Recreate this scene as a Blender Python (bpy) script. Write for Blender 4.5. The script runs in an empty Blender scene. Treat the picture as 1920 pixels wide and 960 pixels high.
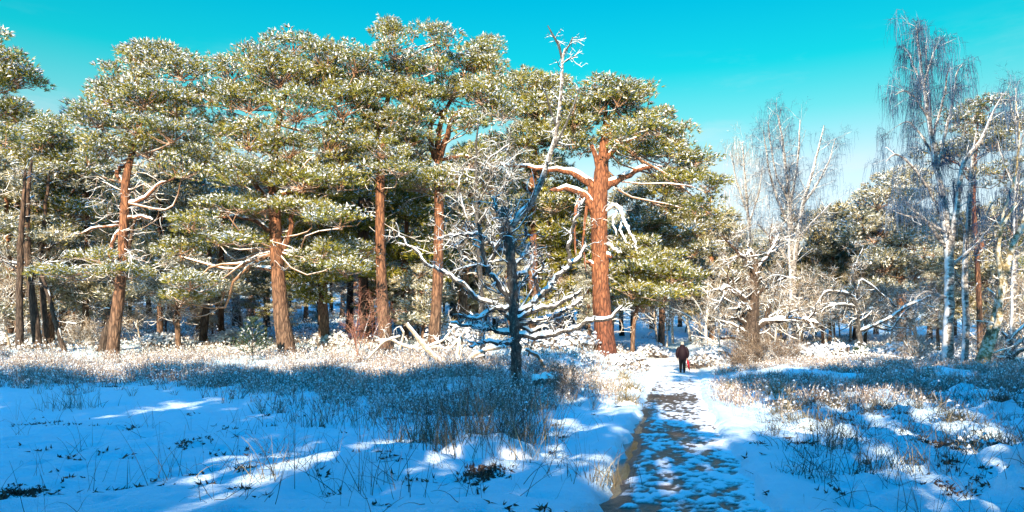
import bpy, math, random
import numpy as np
from mathutils import Vector

random.seed(5)
RNG = np.random.default_rng(11)
SC = bpy.context.scene
COL = SC.collection

# ------------------------------------------------------------------ camera
F, CX, HY, CAMZ = 1371.0, 960.0, 648.0, 1.65       # focal length / horizon read off the photograph (1920 px wide)
cam_d = bpy.data.cameras.new('camera')
cam = bpy.data.objects.new('camera', cam_d)
COL.objects.link(cam)
cam.location = (0, 0, CAMZ)
cam.rotation_euler = (math.radians(90), 0, 0)
cam_d.sensor_width = 36.0
cam_d.lens = 36.0 * F / 1920.0
cam_d.shift_y = (HY - 480.0) / 1920.0
cam_d.clip_start = 0.1
cam_d.clip_end = 6000
SC.camera = cam

# ------------------------------------------------------------------ sky and sun
SUN_EL, SUN_AZ = math.radians(24), math.radians(9)   # shadows run away from the camera, a little to the right
S = np.array([-math.sin(SUN_AZ) * math.cos(SUN_EL), -math.cos(SUN_AZ) * math.cos(SUN_EL), math.sin(SUN_EL)])
w = bpy.data.worlds.new('World')
SC.world = w
w.use_nodes = True
nt = w.node_tree
nt.nodes.clear()
def N(t, **k):
    n = nt.nodes.new(t)
    for a, b in k.items():
        setattr(n, a, b)
    return n
out = N('ShaderNodeOutputWorld')
bg = N('ShaderNodeBackground')
bg.inputs['Strength'].default_value = 0.098
sky = N('ShaderNodeTexSky', sky_type='NISHITA')
sky.sun_disc = False
sky.sun_elevation = SUN_EL
sky.sun_rotation = math.pi + SUN_AZ
sky.air_density = 1.0
sky.dust_density = 0.4
sky.ozone_density = 2.0
tc = N('ShaderNodeTexCoord')
sep = N('ShaderNodeSeparateXYZ')
nt.links.new(tc.outputs['Generated'], sep.inputs[0])
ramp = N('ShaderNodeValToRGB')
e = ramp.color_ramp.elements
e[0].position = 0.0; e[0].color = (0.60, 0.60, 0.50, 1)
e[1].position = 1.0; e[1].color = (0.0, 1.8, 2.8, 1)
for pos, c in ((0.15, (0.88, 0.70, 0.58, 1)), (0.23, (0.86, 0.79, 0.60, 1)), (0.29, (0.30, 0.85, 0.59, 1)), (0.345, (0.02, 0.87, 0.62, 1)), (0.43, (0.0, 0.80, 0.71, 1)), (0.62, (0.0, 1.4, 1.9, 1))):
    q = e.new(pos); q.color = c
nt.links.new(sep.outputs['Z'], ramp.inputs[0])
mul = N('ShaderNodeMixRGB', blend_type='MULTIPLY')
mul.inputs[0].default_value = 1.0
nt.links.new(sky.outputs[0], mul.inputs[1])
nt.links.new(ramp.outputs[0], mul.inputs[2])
# thin cirrus: noise on the direction, stretched sideways
mp = N('ShaderNodeMapping')
mp.inputs['Scale'].default_value = (3.2, 3.2, 15.0)
nt.links.new(tc.outputs['Generated'], mp.inputs[0])
nz = N('ShaderNodeTexNoise')
nz.inputs['Scale'].default_value = 1.3; nz.inputs['Detail'].default_value = 6; nz.inputs['Roughness'].default_value = 0.62
nt.links.new(mp.outputs[0], nz.inputs[0])
cr = N('ShaderNodeValToRGB')
cr.color_ramp.elements[0].position = 0.49; cr.color_ramp.elements[0].color = (0, 0, 0, 1)
cr.color_ramp.elements[1].position = 0.74; cr.color_ramp.elements[1].color = (1, 1, 1, 1)
nt.links.new(nz.outputs[0], cr.inputs[0])
el = N('ShaderNodeValToRGB')                     # the cloud thins out with elevation
el.color_ramp.elements[0].position = 0.10; el.color_ramp.elements[0].color = (1, 1, 1, 1)
el.color_ramp.elements[1].position = 0.37; el.color_ramp.elements[1].color = (0.0, 0.0, 0.0, 1)
nt.links.new(sep.outputs['Z'], el.inputs[0])
cm = N('ShaderNodeMath', operation='MULTIPLY')
nt.links.new(cr.outputs[0], cm.inputs[0]); nt.links.new(el.outputs[0], cm.inputs[1])
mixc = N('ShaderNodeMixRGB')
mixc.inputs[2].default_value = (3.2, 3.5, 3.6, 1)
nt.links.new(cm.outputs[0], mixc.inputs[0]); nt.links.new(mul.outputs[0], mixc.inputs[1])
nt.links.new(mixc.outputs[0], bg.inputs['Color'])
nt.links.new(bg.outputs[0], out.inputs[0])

sun_d = bpy.data.lights.new('sun', 'SUN')
sun_d.energy = 4.9
sun_d.color = (1.0, 0.82, 0.58)
sun_d.angle = math.radians(0.5)
sun = bpy.data.objects.new('sun', sun_d)
COL.objects.link(sun)
sun.rotation_euler = Vector(S).to_track_quat('Z', 'Y').to_euler()
sun.location = (0, -30, 40)

SC.view_settings.view_transform = 'Standard'
SC.view_settings.look = 'None'
SC.view_settings.gamma = 1.0
SC.view_settings.exposure = 1.45
SC.render.engine = 'CYCLES'
try:
    SC.cycles.max_bounces = 5
    SC.cycles.diffuse_bounces = 3
    SC.cycles.glossy_bounces = 2
    SC.cycles.transmission_bounces = 2
except Exception:
    pass

# ------------------------------------------------------------------ small maths
def wx(px, Y): return (px - CX) / F * Y
def wz(py, Y): return CAMZ - (py - HY) / F * Y

def _hash(ix, iy, seed):
    h = (ix.astype(np.int64) * 374761393 + iy.astype(np.int64) * 668265263 + seed * 1442695041) & 0xFFFFFFFF
    h = ((h ^ (h >> 13)) * 1274126177) & 0xFFFFFFFF
    h = h ^ (h >> 16)
    return (h & 0xFFFFFF) / float(0xFFFFFF)
def vnoise(x, y, seed=0):
    x = np.asarray(x, float); y = np.asarray(y, float)
    ix = np.floor(x); iy = np.floor(y)
    fx = x - ix; fy = y - iy
    fx = fx * fx * (3 - 2 * fx); fy = fy * fy * (3 - 2 * fy)
    a = _hash(ix, iy, seed); b = _hash(ix + 1, iy, seed); c = _hash(ix, iy + 1, seed); d = _hash(ix + 1, iy + 1, seed)
    return (a * (1 - fx) + b * fx) * (1 - fy) + (c * (1 - fx) + d * fx) * fy
def fbm(x, y, seed=0, octv=4, gain=0.5):
    s = 0.0; a = 1.0; t = 0.0
    for k in range(octv):
        s = s + a * vnoise(x * 2 ** k, y * 2 ** k, seed + k * 17)
        t += a; a *= gain
    return s / t
def sstep(a, b, x):
    t = np.clip((x - a) / (b - a), 0, 1)
    return t * t * (3 - 2 * t)

# ------------------------------------------------------------------ terrain
PY = np.array([-60, -20, 0, 7.2, 13.2, 24.6, 40.5, 48, 54, 60, 68, 80, 120])
PX = np.array([-13, -4.4, 0.15, 1.68, 2.95, 5.45, 9.35, 10.9, 11.4, 11.2, 10.4, 9.0, 8.0])
def path_x(y):
    return np.interp(y, PY, PX)
def path_hw(y):
    return np.interp(y, [0, 12, 25, 46, 60], [0.92, 0.85, 0.9, 1.1, 1.3])
LY = np.array([-200, 0, 18, 24, 29, 35, 45, 60, 90, 150, 300, 3000])
LZ = np.array([2, 0, 0.02, 0.22, 0.55, 1.08, 1.9, 3.3, 7.5, 19, 45, 60])
CYy = np.array([-200, 0, 28, 40.5, 48, 54, 60, 70, 100, 160, 300, 3000])
CZ = np.array([2, 0, 0, 0.19, 0.58, 1.0, 1.5, 2.4, 6.0, 17, 45, 60])
RY = np.array([-200, 0, 14, 24, 36, 50, 70, 100, 160, 300, 3000])
RZ = np.array([2, 0.05, 0.12, 0.25, 0.55, 1.2, 2.6, 5.5, 15, 42, 60])
def ground_base(x, y):
    c = path_x(y)
    d = x - c
    hw = path_hw(y)
    zl = np.interp(y, LY, LZ); zc = np.interp(y, CYy, CZ); zr = np.interp(y, RY, RZ)
    wl = sstep(0.9, 5.5, -d - hw); wr = sstep(0.6, 4.5, d - hw)
    z = zc + (zl - zc) * wl + (zr - zc) * wr
    return z, d, hw
def ground_z(x, y, carve=True):
    x = np.asarray(x, float); y = np.asarray(y, float)
    z, d, hw = ground_base(x, y)
    off = sstep(0.0, 1.2, np.abs(d) - hw)
    near = 1 - sstep(45, 90, y)
    # broad swells, soft drifts, lumps
    z = z + off * ((fbm(x * 0.16, y * 0.16, 3, 3) - 0.5) * 0.40 + (fbm(x * 0.6, y * 0.6, 9, 3) - 0.5) * 0.22)
    rough = sstep(0.2, 2.0, d - hw) * 1.0 + 0.3 * sstep(-1.0, -4.0, d) + 0.5 * sstep(22, 34, y)
    l = fbm(x * 1.25, y * 1.25, 21, 3)
    z = z + off * near * np.clip(rough, 0, 1) * np.clip(l - 0.47, 0, 1) * 0.62
    z = z + off * near * sstep(0.4, 1.6, d - hw) * (np.abs(fbm(x * 2.3, y * 2.3, 25, 3, 0.6) - 0.5)) * 0.42 * (1 - sstep(30, 45, y))
    dim = fbm(x * 2.8, y * 2.8, 27, 2)
    z = z - off * near * np.clip(dim - 0.62, 0, 1) * 0.5
    z = z + off * near * (fbm(x * 2.6, y * 2.6, 31, 4, 0.65) - 0.5) * 0.12
    # a raised snow bank along both sides of the path
    bank = np.exp(-((np.abs(d) - hw - 0.35) / 0.35) ** 2)
    z = z + bank * 0.07 * (0.4 + 1.2 * fbm(x * 1.5, y * 1.5, 41, 2)) * (1 - sstep(30, 48, y))
    # the drift that catches the sun, front centre-left
    z = z + 0.22 * np.exp(-(((x + 1.75) + (y - 9.4) * -0.55) / 1.0) ** 2 - ((y - 9.4) / 1.3) ** 2)
    if carve:
        jag = (fbm(x * 2.6, y * 2.6, 51, 3) - 0.5) * 0.36
        z = z - 0.26 * (1 - sstep(-0.08, 0.10, np.abs(d) - hw + jag)) * (1 - sstep(50, 60, y))
    return z
def gz(x, y):
    return float(ground_z(np.array([x]), np.array([y]))[0])

# ------------------------------------------------------------------ materials
MATS = {}
def mat(name, build):
    m = bpy.data.materials.new(name)
    m.use_nodes = True
    t = m.node_tree
    b = t.nodes['Principled BSDF']
    build(t, b)
    MATS[name] = m
    return m
def nd(t, typ, **k):
    n = t.nodes.new(typ)
    for a, v in k.items():
        if a in n.inputs if isinstance(a, int) else False:
            pass
        else:
            setattr(n, a, v)
    return n
def noise(t, scale, detail=4, rough=0.6, vec=None, stretch=None):
    n = t.nodes.new('ShaderNodeTexNoise')
    n.inputs['Scale'].default_value = scale; n.inputs['Detail'].default_value = detail; n.inputs['Roughness'].default_value = rough
    c = t.nodes.new('ShaderNodeTexCoord')
    src = c.outputs[vec or 'Object']
    if stretch:
        m = t.nodes.new('ShaderNodeMapping'); m.inputs['Scale'].default_value = stretch
        t.links.new(src, m.inputs[0]); src = m.outputs[0]
    t.links.new(src, n.inputs['Vector'])
    return n
def cramp(t, src, stops):
    r = t.nodes.new('ShaderNodeValToRGB')
    el_ = r.color_ramp.elements
    el_[0].position, el_[0].color = stops[0][0], (*stops[0][1], 1)
    el_[1].position, el_[1].color = stops[-1][0], (*stops[-1][1], 1)
    for p, c in stops[1:-1]:
        q = el_.new(p); q.color = (*c, 1)
    t.links.new(src, r.inputs[0])
    return r
def mixrgb(t, fac, a, b):
    m = t.nodes.new('ShaderNodeMixRGB')
    for i, v in ((0, fac), (1, a), (2, b)):
        if hasattr(v, 'default_value') or hasattr(v, 'is_linked'):
            t.links.new(v, m.inputs[i])
        elif i == 0:
            m.inputs[0].default_value = v
        else:
            m.inputs[i].default_value = (*v, 1)
    return m.outputs[0]
def bump(t, b, src, strength, dist):
    n = t.nodes.new('ShaderNodeBump')
    n.inputs['Strength'].default_value = strength; n.inputs['Distance'].default_value = dist
    t.links.new(src, n.inputs['Height']); t.links.new(n.outputs[0], b.inputs['Normal'])
SNOWC = (0.86, 0.90, 0.95)
def snow_mask(t, direction, lo, hi, scale=6.0, amt=0.5):
    """1 where the surface faces `direction` (snow lies / is blown on there), broken up by noise"""
    g = t.nodes.new('ShaderNodeNewGeometry')
    v = t.nodes.new('ShaderNodeVectorMath'); v.operation = 'DOT_PRODUCT'
    d = Vector(direction).normalized()
    v.inputs[1].default_value = d
    t.links.new(g.outputs['Normal'], v.inputs[0])
    n = noise(t, scale, 3, 0.6)
    ad = t.nodes.new('ShaderNodeMath'); ad.operation = 'MULTIPLY_ADD'
    t.links.new(n.outputs[0], ad.inputs[0]); ad.inputs[1].default_value = amt * 2; ad.inputs[2].default_value = -amt
    a2 = t.nodes.new('ShaderNodeMath'); a2.operation = 'ADD'
    t.links.new(v.outputs['Value'], a2.inputs[0]); t.links.new(ad.outputs[0], a2.inputs[1])
    mr = t.nodes.new('ShaderNodeMapRange')
    mr.inputs['From Min'].default_value = lo; mr.inputs['From Max'].default_value = hi
    t.links.new(a2.outputs[0], mr.inputs['Value'])
    return mr.outputs[0]

def m_snow(t, b):
    n = noise(t, 9, 5, 0.65); n2 = noise(t, 70, 2, 0.6)
    c = cramp(t, n.outputs[0], [(0.3, (0.66, 0.83, 0.94)), (0.7, (0.72, 0.87, 0.95))])
    t.links.new(c.outputs[0], b.inputs['Base Color'])
    b.inputs['Roughness'].default_value = 0.62
    ad = t.nodes.new('ShaderNodeMath'); ad.operation = 'MULTIPLY_ADD'
    t.links.new(n2.outputs[0], ad.inputs[0]); ad.inputs[1].default_value = 0.25
    t.links.new(n.outputs[0], ad.inputs[2])
    bump(t, b, ad.outputs[0], 0.8, 0.10)
mat('snow_ground', m_snow)
def m_flake(t, b):
    b.inputs['Base Color'].default_value = (*SNOWC, 1); b.inputs['Roughness'].default_value = 0.6
mat('snow_clump', m_flake)
def m_needles(cols):
    def f(t, b):
        g = t.nodes.new('ShaderNodeNewGeometry')
        c = cramp(t, g.outputs['Random Per Island'], cols)
        n = noise(t, 0.9, 2, 0.5)
        h = cramp(t, n.outputs[0], [(0.35, (0.75, 0.85, 0.8)), (0.65, (1.2, 1.12, 0.9))])
        m = t.nodes.new('ShaderNodeMixRGB'); m.blend_type = 'MULTIPLY'; m.inputs[0].default_value = 1
        t.links.new(c.outputs[0], m.inputs[1]); t.links.new(h.outputs[0], m.inputs[2])
        t.links.new(m.outputs[0], b.inputs['Base Color'])
        b.inputs['Roughness'].default_value = 0.55
        b.inputs['Specular IOR Level'].default_value = 0.3
    return f
mat('needles', m_needles([(0.0, (0.10, 0.105, 0.018)), (0.4, (0.205, 0.20, 0.025)), (0.8, (0.30, 0.275, 0.045)), (1.0, (0.30, 0.20, 0.06))]))
mat('needles_far', m_needles([(0.0, (0.10, 0.10, 0.035)), (0.5, (0.20, 0.185, 0.06)), (1.0, (0.30, 0.24, 0.12))]))
mat('needles_frosted', m_needles([(0.0, (0.13, 0.115, 0.06)), (0.5, (0.30, 0.26, 0.15)), (0.8, (0.46, 0.42, 0.33)), (1.0, (0.78, 0.78, 0.76))]))
mat('needles_brown', m_needles([(0.0, (0.14, 0.085, 0.04)), (0.5, (0.30, 0.20, 0.10)), (0.8, (0.42, 0.33, 0.22)), (1.0, (0.75, 0.73, 0.70))]))
mat('needles_blue', m_needles([(0.0, (0.02, 0.05, 0.035)), (0.6, (0.05, 0.085, 0.05)), (1.0, (0.08, 0.11, 0.05))]))
def m_pine_bark(z0, z1, low, high):
    def f(t, b):
        c = t.nodes.new('ShaderNodeTexCoord'); s = t.nodes.new('ShaderNodeSeparateXYZ')
        t.links.new(c.outputs['Object'], s.inputs[0])
        mr = t.nodes.new('ShaderNodeMapRange'); mr.inputs['From Min'].default_value = z0; mr.inputs['From Max'].default_value = z1
        t.links.new(s.outputs['Z'], mr.inputs['Value'])
        n = noise(t, 5, 5, 0.7, stretch=(2.2, 2.2, 0.45))
        v = t.nodes.new('ShaderNodeTexVoronoi'); v.feature = 'DISTANCE_TO_EDGE'; v.inputs['Scale'].default_value = 4
        mpp = t.nodes.new('ShaderNodeMapping'); mpp.inputs['Scale'].default_value = (1.6, 1.6, 0.42)
        t.links.new(c.outputs['Object'], mpp.inputs[0]); t.links.new(mpp.outputs[0], v.inputs['Vector'])
        base = mixrgb(t, mr.outputs[0], low, high)
        dark = cramp(t, n.outputs[0], [(0.34, (0.28, 0.25, 0.24)), (0.56, (1.0, 1.0, 1.0)), (0.76, (1.7, 1.6, 1.5))])
        m = t.nodes.new('ShaderNodeMixRGB'); m.blend_type = 'MULTIPLY'; m.inputs[0].default_value = 1
        t.links.new(base, m.inputs[1]); t.links.new(dark.outputs[0], m.inputs[2])
        cracks = cramp(t, v.outputs['Distance'], [(0.0, (0.35, 0.3, 0.28)), (0.16, (1, 1, 1))])
        m2 = t.nodes.new('ShaderNodeMixRGB'); m2.blend_type = 'MULTIPLY'; m2.inputs[0].default_value = 1.0
        t.links.new(m.outputs[0], m2.inputs[1]); t.links.new(cracks.outputs[0], m2.inputs[2])
        t.links.new(m2.outputs[0], b.inputs['Base Color'])
        b.inputs['Roughness'].default_value = 0.85
        bump(t, b, v.outputs['Distance'], 0.9, 0.08)
    return f
mat('pine_bark', m_pine_bark(1.5, 6.0, (0.175, 0.105, 0.068), (0.27, 0.112, 0.052)))
mat('red_bark', m_pine_bark(0.5, 5.0, (0.17, 0.055, 0.03), (0.31, 0.115, 0.05)))
mat('dark_bark', m_pine_bark(2.0, 9.0, (0.075, 0.052, 0.04), (0.13, 0.075, 0.045)))
def m_branch(t, b):
    n = noise(t, 7, 3)
    c = cramp(t, n.outputs[0], [(0.3, (0.20, 0.11, 0.06)), (0.7, (0.40, 0.20, 0.10))])
    s = snow_mask(t, (0, 0, 1), 0.6, 0.9, 4, 0.4)
    t.links.new(mixrgb(t, s, c.outputs[0], SNOWC), b.inputs['Base Color'])
    b.inputs['Roughness'].default_value = 0.8
mat('pine_branch', m_branch)
def m_dead(t, b):
    n = noise(t, 9, 6, 0.8, stretch=(1.3, 1.3, 0.6))
    c = cramp(t, n.outputs[0], [(0.36, (0.012, 0.011, 0.010)), (0.52, (0.06, 0.052, 0.048)), (0.62, (0.16, 0.155, 0.145)), (0.72, (0.42, 0.43, 0.40))])
    s = snow_mask(t, (-0.6, 0.1, 0.85), 0.60, 0.76, 13, 0.5)
    t.links.new(mixrgb(t, s, c.outputs[0], SNOWC), b.inputs['Base Color'])
    b.inputs['Roughness'].default_value = 0.85
    bump(t, b, n.outputs[0], 0.9, 0.05)
mat('dead_bark', m_dead)
def m_pale(t, b):
    n = noise(t, 9, 4, 0.7)
    c = cramp(t, n.outputs[0], [(0.3, (0.20, 0.15, 0.11)), (0.7, (0.42, 0.36, 0.29))])
    s = snow_mask(t, (-0.35, -0.2, 0.85), 0.3, 0.6, 5, 0.45)
    t.links.new(mixrgb(t, s, c.outputs[0], SNOWC), b.inputs['Base Color'])
    b.inputs['Roughness'].default_value = 0.8
mat('frosted_bark', m_pale)
def m_twigfrost(t, b):
    g = t.nodes.new('ShaderNodeNewGeometry')
    c = cramp(t, g.outputs['Random Per Island'], [(0.0, (0.07, 0.05, 0.035)), (0.45, (0.20, 0.14, 0.085)), (0.7, (0.36, 0.28, 0.20)), (0.84, (0.70, 0.68, 0.66)), (1.0, (0.86, 0.88, 0.9))])
    t.links.new(c.outputs[0], b.inputs['Base Color'])
    b.inputs['Roughness'].default_value = 0.8
mat('frosted_twig', m_twigfrost)
def m_birch(t, b):
    n = noise(t, 3.2, 5, 0.75, stretch=(1.2, 1.2, 3.2))
    n2 = noise(t, 1.1, 3, 0.6)
    c = cramp(t, n.outputs[0], [(0.42, (0.035, 0.03, 0.03)), (0.52, (0.26, 0.23, 0.21)), (0.68, (0.72, 0.69, 0.65))])
    s = snow_mask(t, (-0.85, -0.15, 0.4), 0.62, 0.8, 7, 0.55)
    o = mixrgb(t, s, c.outputs[0], SNOWC)
    d = cramp(t, n2.outputs[0], [(0.35, (0.45, 0.42, 0.42)), (0.6, (1, 1, 1))])
    m = t.nodes.new('ShaderNodeMixRGB'); m.blend_type = 'MULTIPLY'; m.inputs[0].default_value = 0.8
    t.links.new(o, m.inputs[1]); t.links.new(d.outputs[0], m.inputs[2])
    t.links.new(m.outputs[0], b.inputs['Base Color'])
    b.inputs['Roughness'].default_value = 0.7
    bump(t, b, n.outputs[0], 0.5, 0.03)
mat('birch_bark', m_birch)
def m_mossbirch(t, b):
    n = noise(t, 2.6, 5, 0.75)
    c = cramp(t, n.outputs[0], [(0.38, (0.07, 0.055, 0.035)), (0.48, (0.24, 0.18, 0.08)), (0.54, (0.52, 0.46, 0.36)), (0.7, (0.76, 0.73, 0.69))])
    t.links.new(c.outputs[0], b.inputs['Base Color'])
    b.inputs['Roughness'].default_value = 0.8
    bump(t, b, n.outputs[0], 0.5, 0.03)
mat('mossy_birch_bark', m_mossbirch)
def island(cols, rough=0.8):
    def f(t, b):
        g = t.nodes.new('ShaderNodeNewGeometry')
        c = cramp(t, g.outputs['Random Per Island'], cols)
        t.links.new(c.outputs[0], b.inputs['Base Color'])
        b.inputs['Roughness'].default_value = rough
    return f
mat('birch_twig', island([(0, (0.004, 0.025, 0.07)), (0.6, (0.012, 0.06, 0.14)), (0.85, (0.05, 0.09, 0.17)), (1, (0.2, 0.27, 0.36))]))  # blue of scattered sky light put into the twig colour
mat('heather', island([(0, (0.07, 0.05, 0.05)), (0.4, (0.20, 0.14, 0.12)), (0.7, (0.36, 0.28, 0.22)), (1, (0.7, 0.66, 0.62))]))
mat('rush', island([(0, (0.02, 0.025, 0.022)), (0.6, (0.055, 0.055, 0.04)), (1, (0.17, 0.13, 0.07))], 0.5))
mat('straw', island([(0, (0.09, 0.075, 0.025)), (0.5, (0.24, 0.18, 0.08)), (1, (0.5, 0.42, 0.28))]))
mat('red_twig', island([(0, (0.14, 0.05, 0.035)), (0.6, (0.30, 0.12, 0.08)), (1, (0.42, 0.25, 0.17))]))
mat('brown_twig', island([(0, (0.06, 0.045, 0.035)), (0.6, (0.18, 0.12, 0.08)), (1, (0.4, 0.32, 0.25))]))
mat('leaf_litter', island([(0, (0.02, 0.016, 0.013)), (0.6, (0.07, 0.04, 0.025)), (1, (0.20, 0.10, 0.04))]))
def m_path(t, b):
    a = t.nodes.new('ShaderNodeAttribute'); a.attribute_name = 'snow'
    n = noise(t, 14, 5, 0.7); n2 = noise(t, 55, 3, 0.6)
    mud = cramp(t, n.outputs[0], [(0.3, (0.020, 0.011, 0.006)), (0.55, (0.07, 0.038, 0.02)), (0.75, (0.17, 0.10, 0.055))])
    ad = t.nodes.new('ShaderNodeMath'); ad.operation = 'MULTIPLY_ADD'
    t.links.new(n2.outputs[0], ad.inputs[0]); ad.inputs[1].default_value = 0.5
    t.links.new(a.outputs['Fac'], ad.inputs[2])
    mr = t.nodes.new('ShaderNodeMapRange'); mr.inputs['From Min'].default_value = 0.48; mr.inputs['From Max'].default_value = 0.95
    t.links.new(ad.outputs[0], mr.inputs['Value'])
    t.links.new(mixrgb(t, mr.outputs[0], mud.outputs[0], (0.83, 0.87, 0.92)), b.inputs['Base Color'])
    mr2 = t.nodes.new('ShaderNodeMapRange'); mr2.inputs['To Min'].default_value = 0.35; mr2.inputs['To Max'].default_value = 0.65
    t.links.new(mr.outputs[0], mr2.inputs['Value']); t.links.new(mr2.outputs[0], b.inputs['Roughness'])
    bump(t, b, n2.outputs[0], 0.6, 0.03)
mat('slush', m_path)
def m_water(t, b):
    n = noise(t, 6, 4, 0.7)
    c = cramp(t, n.outputs[0], [(0.3, (0.03, 0.018, 0.007)), (0.7, (0.12, 0.066, 0.02))])
    t.links.new(c.outputs[0], b.inputs['Base Color'])
    b.inputs['Roughness'].default_value = 0.12
    n2 = noise(t, 20, 3, 0.6)
    bump(t, b, n2.outputs[0], 0.12, 0.02)
mat('puddle_water', m_water)
def flat(col, rough=0.7, sc=20):
    def f(t, b):
        n = noise(t, sc, 3, 0.6)
        c = cramp(t, n.outputs[0], [(0.3, tuple(x * 0.75 for x in col)), (0.7, tuple(min(1, x * 1.2) for x in col))])
        t.links.new(c.outputs[0], b.inputs['Base Color']); b.inputs['Roughness'].default_value = rough; b.inputs['Specular IOR Level'].default_value = 0.15
    return f
mat('purple_fabric', flat((0.012, 0.005, 0.009)))
mat('black_fabric', flat((0.008, 0.008, 0.010)))
mat('hat_fabric', flat((0.42, 0.40, 0.32)))
mat('red_fabric', flat((0.55, 0.02, 0.035)))
mat('skin', flat((0.45, 0.28, 0.2)))
mat('hair_grey', flat((0.35, 0.33, 0.3)))
mat('stone', flat((0.22, 0.19, 0.16), 0.85, 6))

# ------------------------------------------------------------------ mesh building
def build(name, parts, parent=None, loc=None, smooth=False, attr=None):
    Vs, loops, tot, mi, mats = [], [], [], [], []
    off = 0
    for V, Fc, mn in parts:
        if len(V) == 0 or len(Fc) == 0:
            continue
        V = np.asarray(V, np.float32).reshape(-1, 3); Fc = np.asarray(Fc, np.int64)
        if mn not in mats:
            mats.append(mn)
        Vs.append(V); loops.append((Fc + off).ravel())
        tot.append(np.full(len(Fc), Fc.shape[1], np.int32)); mi.append(np.full(len(Fc), mats.index(mn), np.int32))
        off += len(V)
    me = bpy.data.meshes.new(name)
    if Vs:
        V = np.concatenate(Vs); L = np.concatenate(loops).astype(np.int32); T = np.concatenate(tot); MI = np.concatenate(mi)
        me.vertices.add(len(V)); me.vertices.foreach_set('co', V.ravel())
        me.loops.add(len(L)); me.loops.foreach_set('vertex_index', L)
        me.polygons.add(len(T))
        st = np.zeros(len(T), np.int32); st[1:] = np.cumsum(T)[:-1]
        me.polygons.foreach_set('loop_start', st)
        me.polygons.foreach_set('material_index', MI)
        if smooth:
            me.polygons.foreach_set('use_smooth', np.ones(len(T), bool))
        for mn in mats:
            me.materials.append(MATS[mn])
        me.update(calc_edges=True)
        if attr is not None:
            a = me.attributes.new(attr[0], 'FLOAT', 'POINT')
            a.data.foreach_set('value', np.asarray(attr[1], np.float32).ravel())
    o = bpy.data.objects.new(name, me)
    COL.objects.link(o)
    if parent is not None:
        o.parent = parent
        if name in ('snow', 'branches', 'blades', 'stems'):
            o['kind'] = 'stuff'
    if loc is not None:
        o.location = loc
    return o
def tag(o, label=None, cat=None, group=None, kind=None):
    if label: o['label'] = label
    if cat: o['category'] = cat
    if group: o['group'] = group
    if kind: o['kind'] = kind
    return o
def empty(name, loc, label, cat, group=None, rz=0.0):
    o = bpy.data.objects.new(name, None)
    o.empty_display_size = 0.3
    COL.objects.link(o)
    o.location = loc; o.rotation_euler = (0, 0, rz)
    return tag(o, label, cat, group)
def dup(root, loc, rz, sc=1.0, label=None, group=None):
    r = root.copy(); COL.objects.link(r)
    r.location = loc; r.rotation_euler = (0, 0, rz); r.scale = (sc, sc, sc)
    if label: r['label'] = label
    if group: r['group'] = group
    for ch in list(root.children):
        c = ch.copy(); COL.objects.link(c); c.parent = r
        for g in list(ch.children):
            d = g.copy(); COL.objects.link(d); d.parent = c
    return r

def unit(v):
    n = np.linalg.norm(v, axis=-1, keepdims=True)
    return v / np.maximum(n, 1e-9)
def resample(pts, K, smooth=1):
    p = np.asarray(pts, float)
    d = np.r_[0, np.cumsum(np.linalg.norm(np.diff(p[:, :3], axis=0), axis=1))]
    s = np.linspace(0, d[-1], K)
    q = np.stack([np.interp(s, d, p[:, i]) for i in range(p.shape[1])], 1)
    for _ in range(smooth):
        q[1:-1] = 0.25 * q[:-2] + 0.5 * q[1:-1] + 0.25 * q[2:]
    return q
def tubes(P, R, sides=5, wob=0.0, rng=RNG):
    """P (B,K,3), R (B,K) -> verts, quad faces"""
    P = np.asarray(P, float); R = np.asarray(R, float)
    if P.ndim == 2:
        P = P[None]; R = R[None]
    B, K, _ = P.shape
    t = unit(np.gradient(P, axis=1))
    ch = unit(P[:, -1] - P[:, 0])
    ref = np.where(np.abs(ch[:, 2:3]) > 0.75, np.array([[1., 0.13, 0.]]), np.array([[0.07, 0.11, 1.]]))[:, None, :]
    n = unit(np.cross(t, np.broadcast_to(ref, t.shape)))
    b = np.cross(t, n)
    a = np.arange(sides) / sides * 2 * np.pi
    rr = R[:, :, None] * (1 + (rng.normal(0, wob, (B, K, sides)) if wob else 0))
    V = P[:, :, None, :] + rr[..., None] * (np.cos(a)[None, None, :, None] * n[:, :, None, :] + np.sin(a)[None, None, :, None] * b[:, :, None, :])
    idx = np.arange(B * K * sides).reshape(B, K, sides)
    q = np.stack([idx[:, :-1], np.roll(idx[:, :-1], -1, 2), np.roll(idx[:, 1:], -1, 2), idx[:, 1:]], -1)
    return V.reshape(-1, 3), q.reshape(-1, 4)
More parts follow.
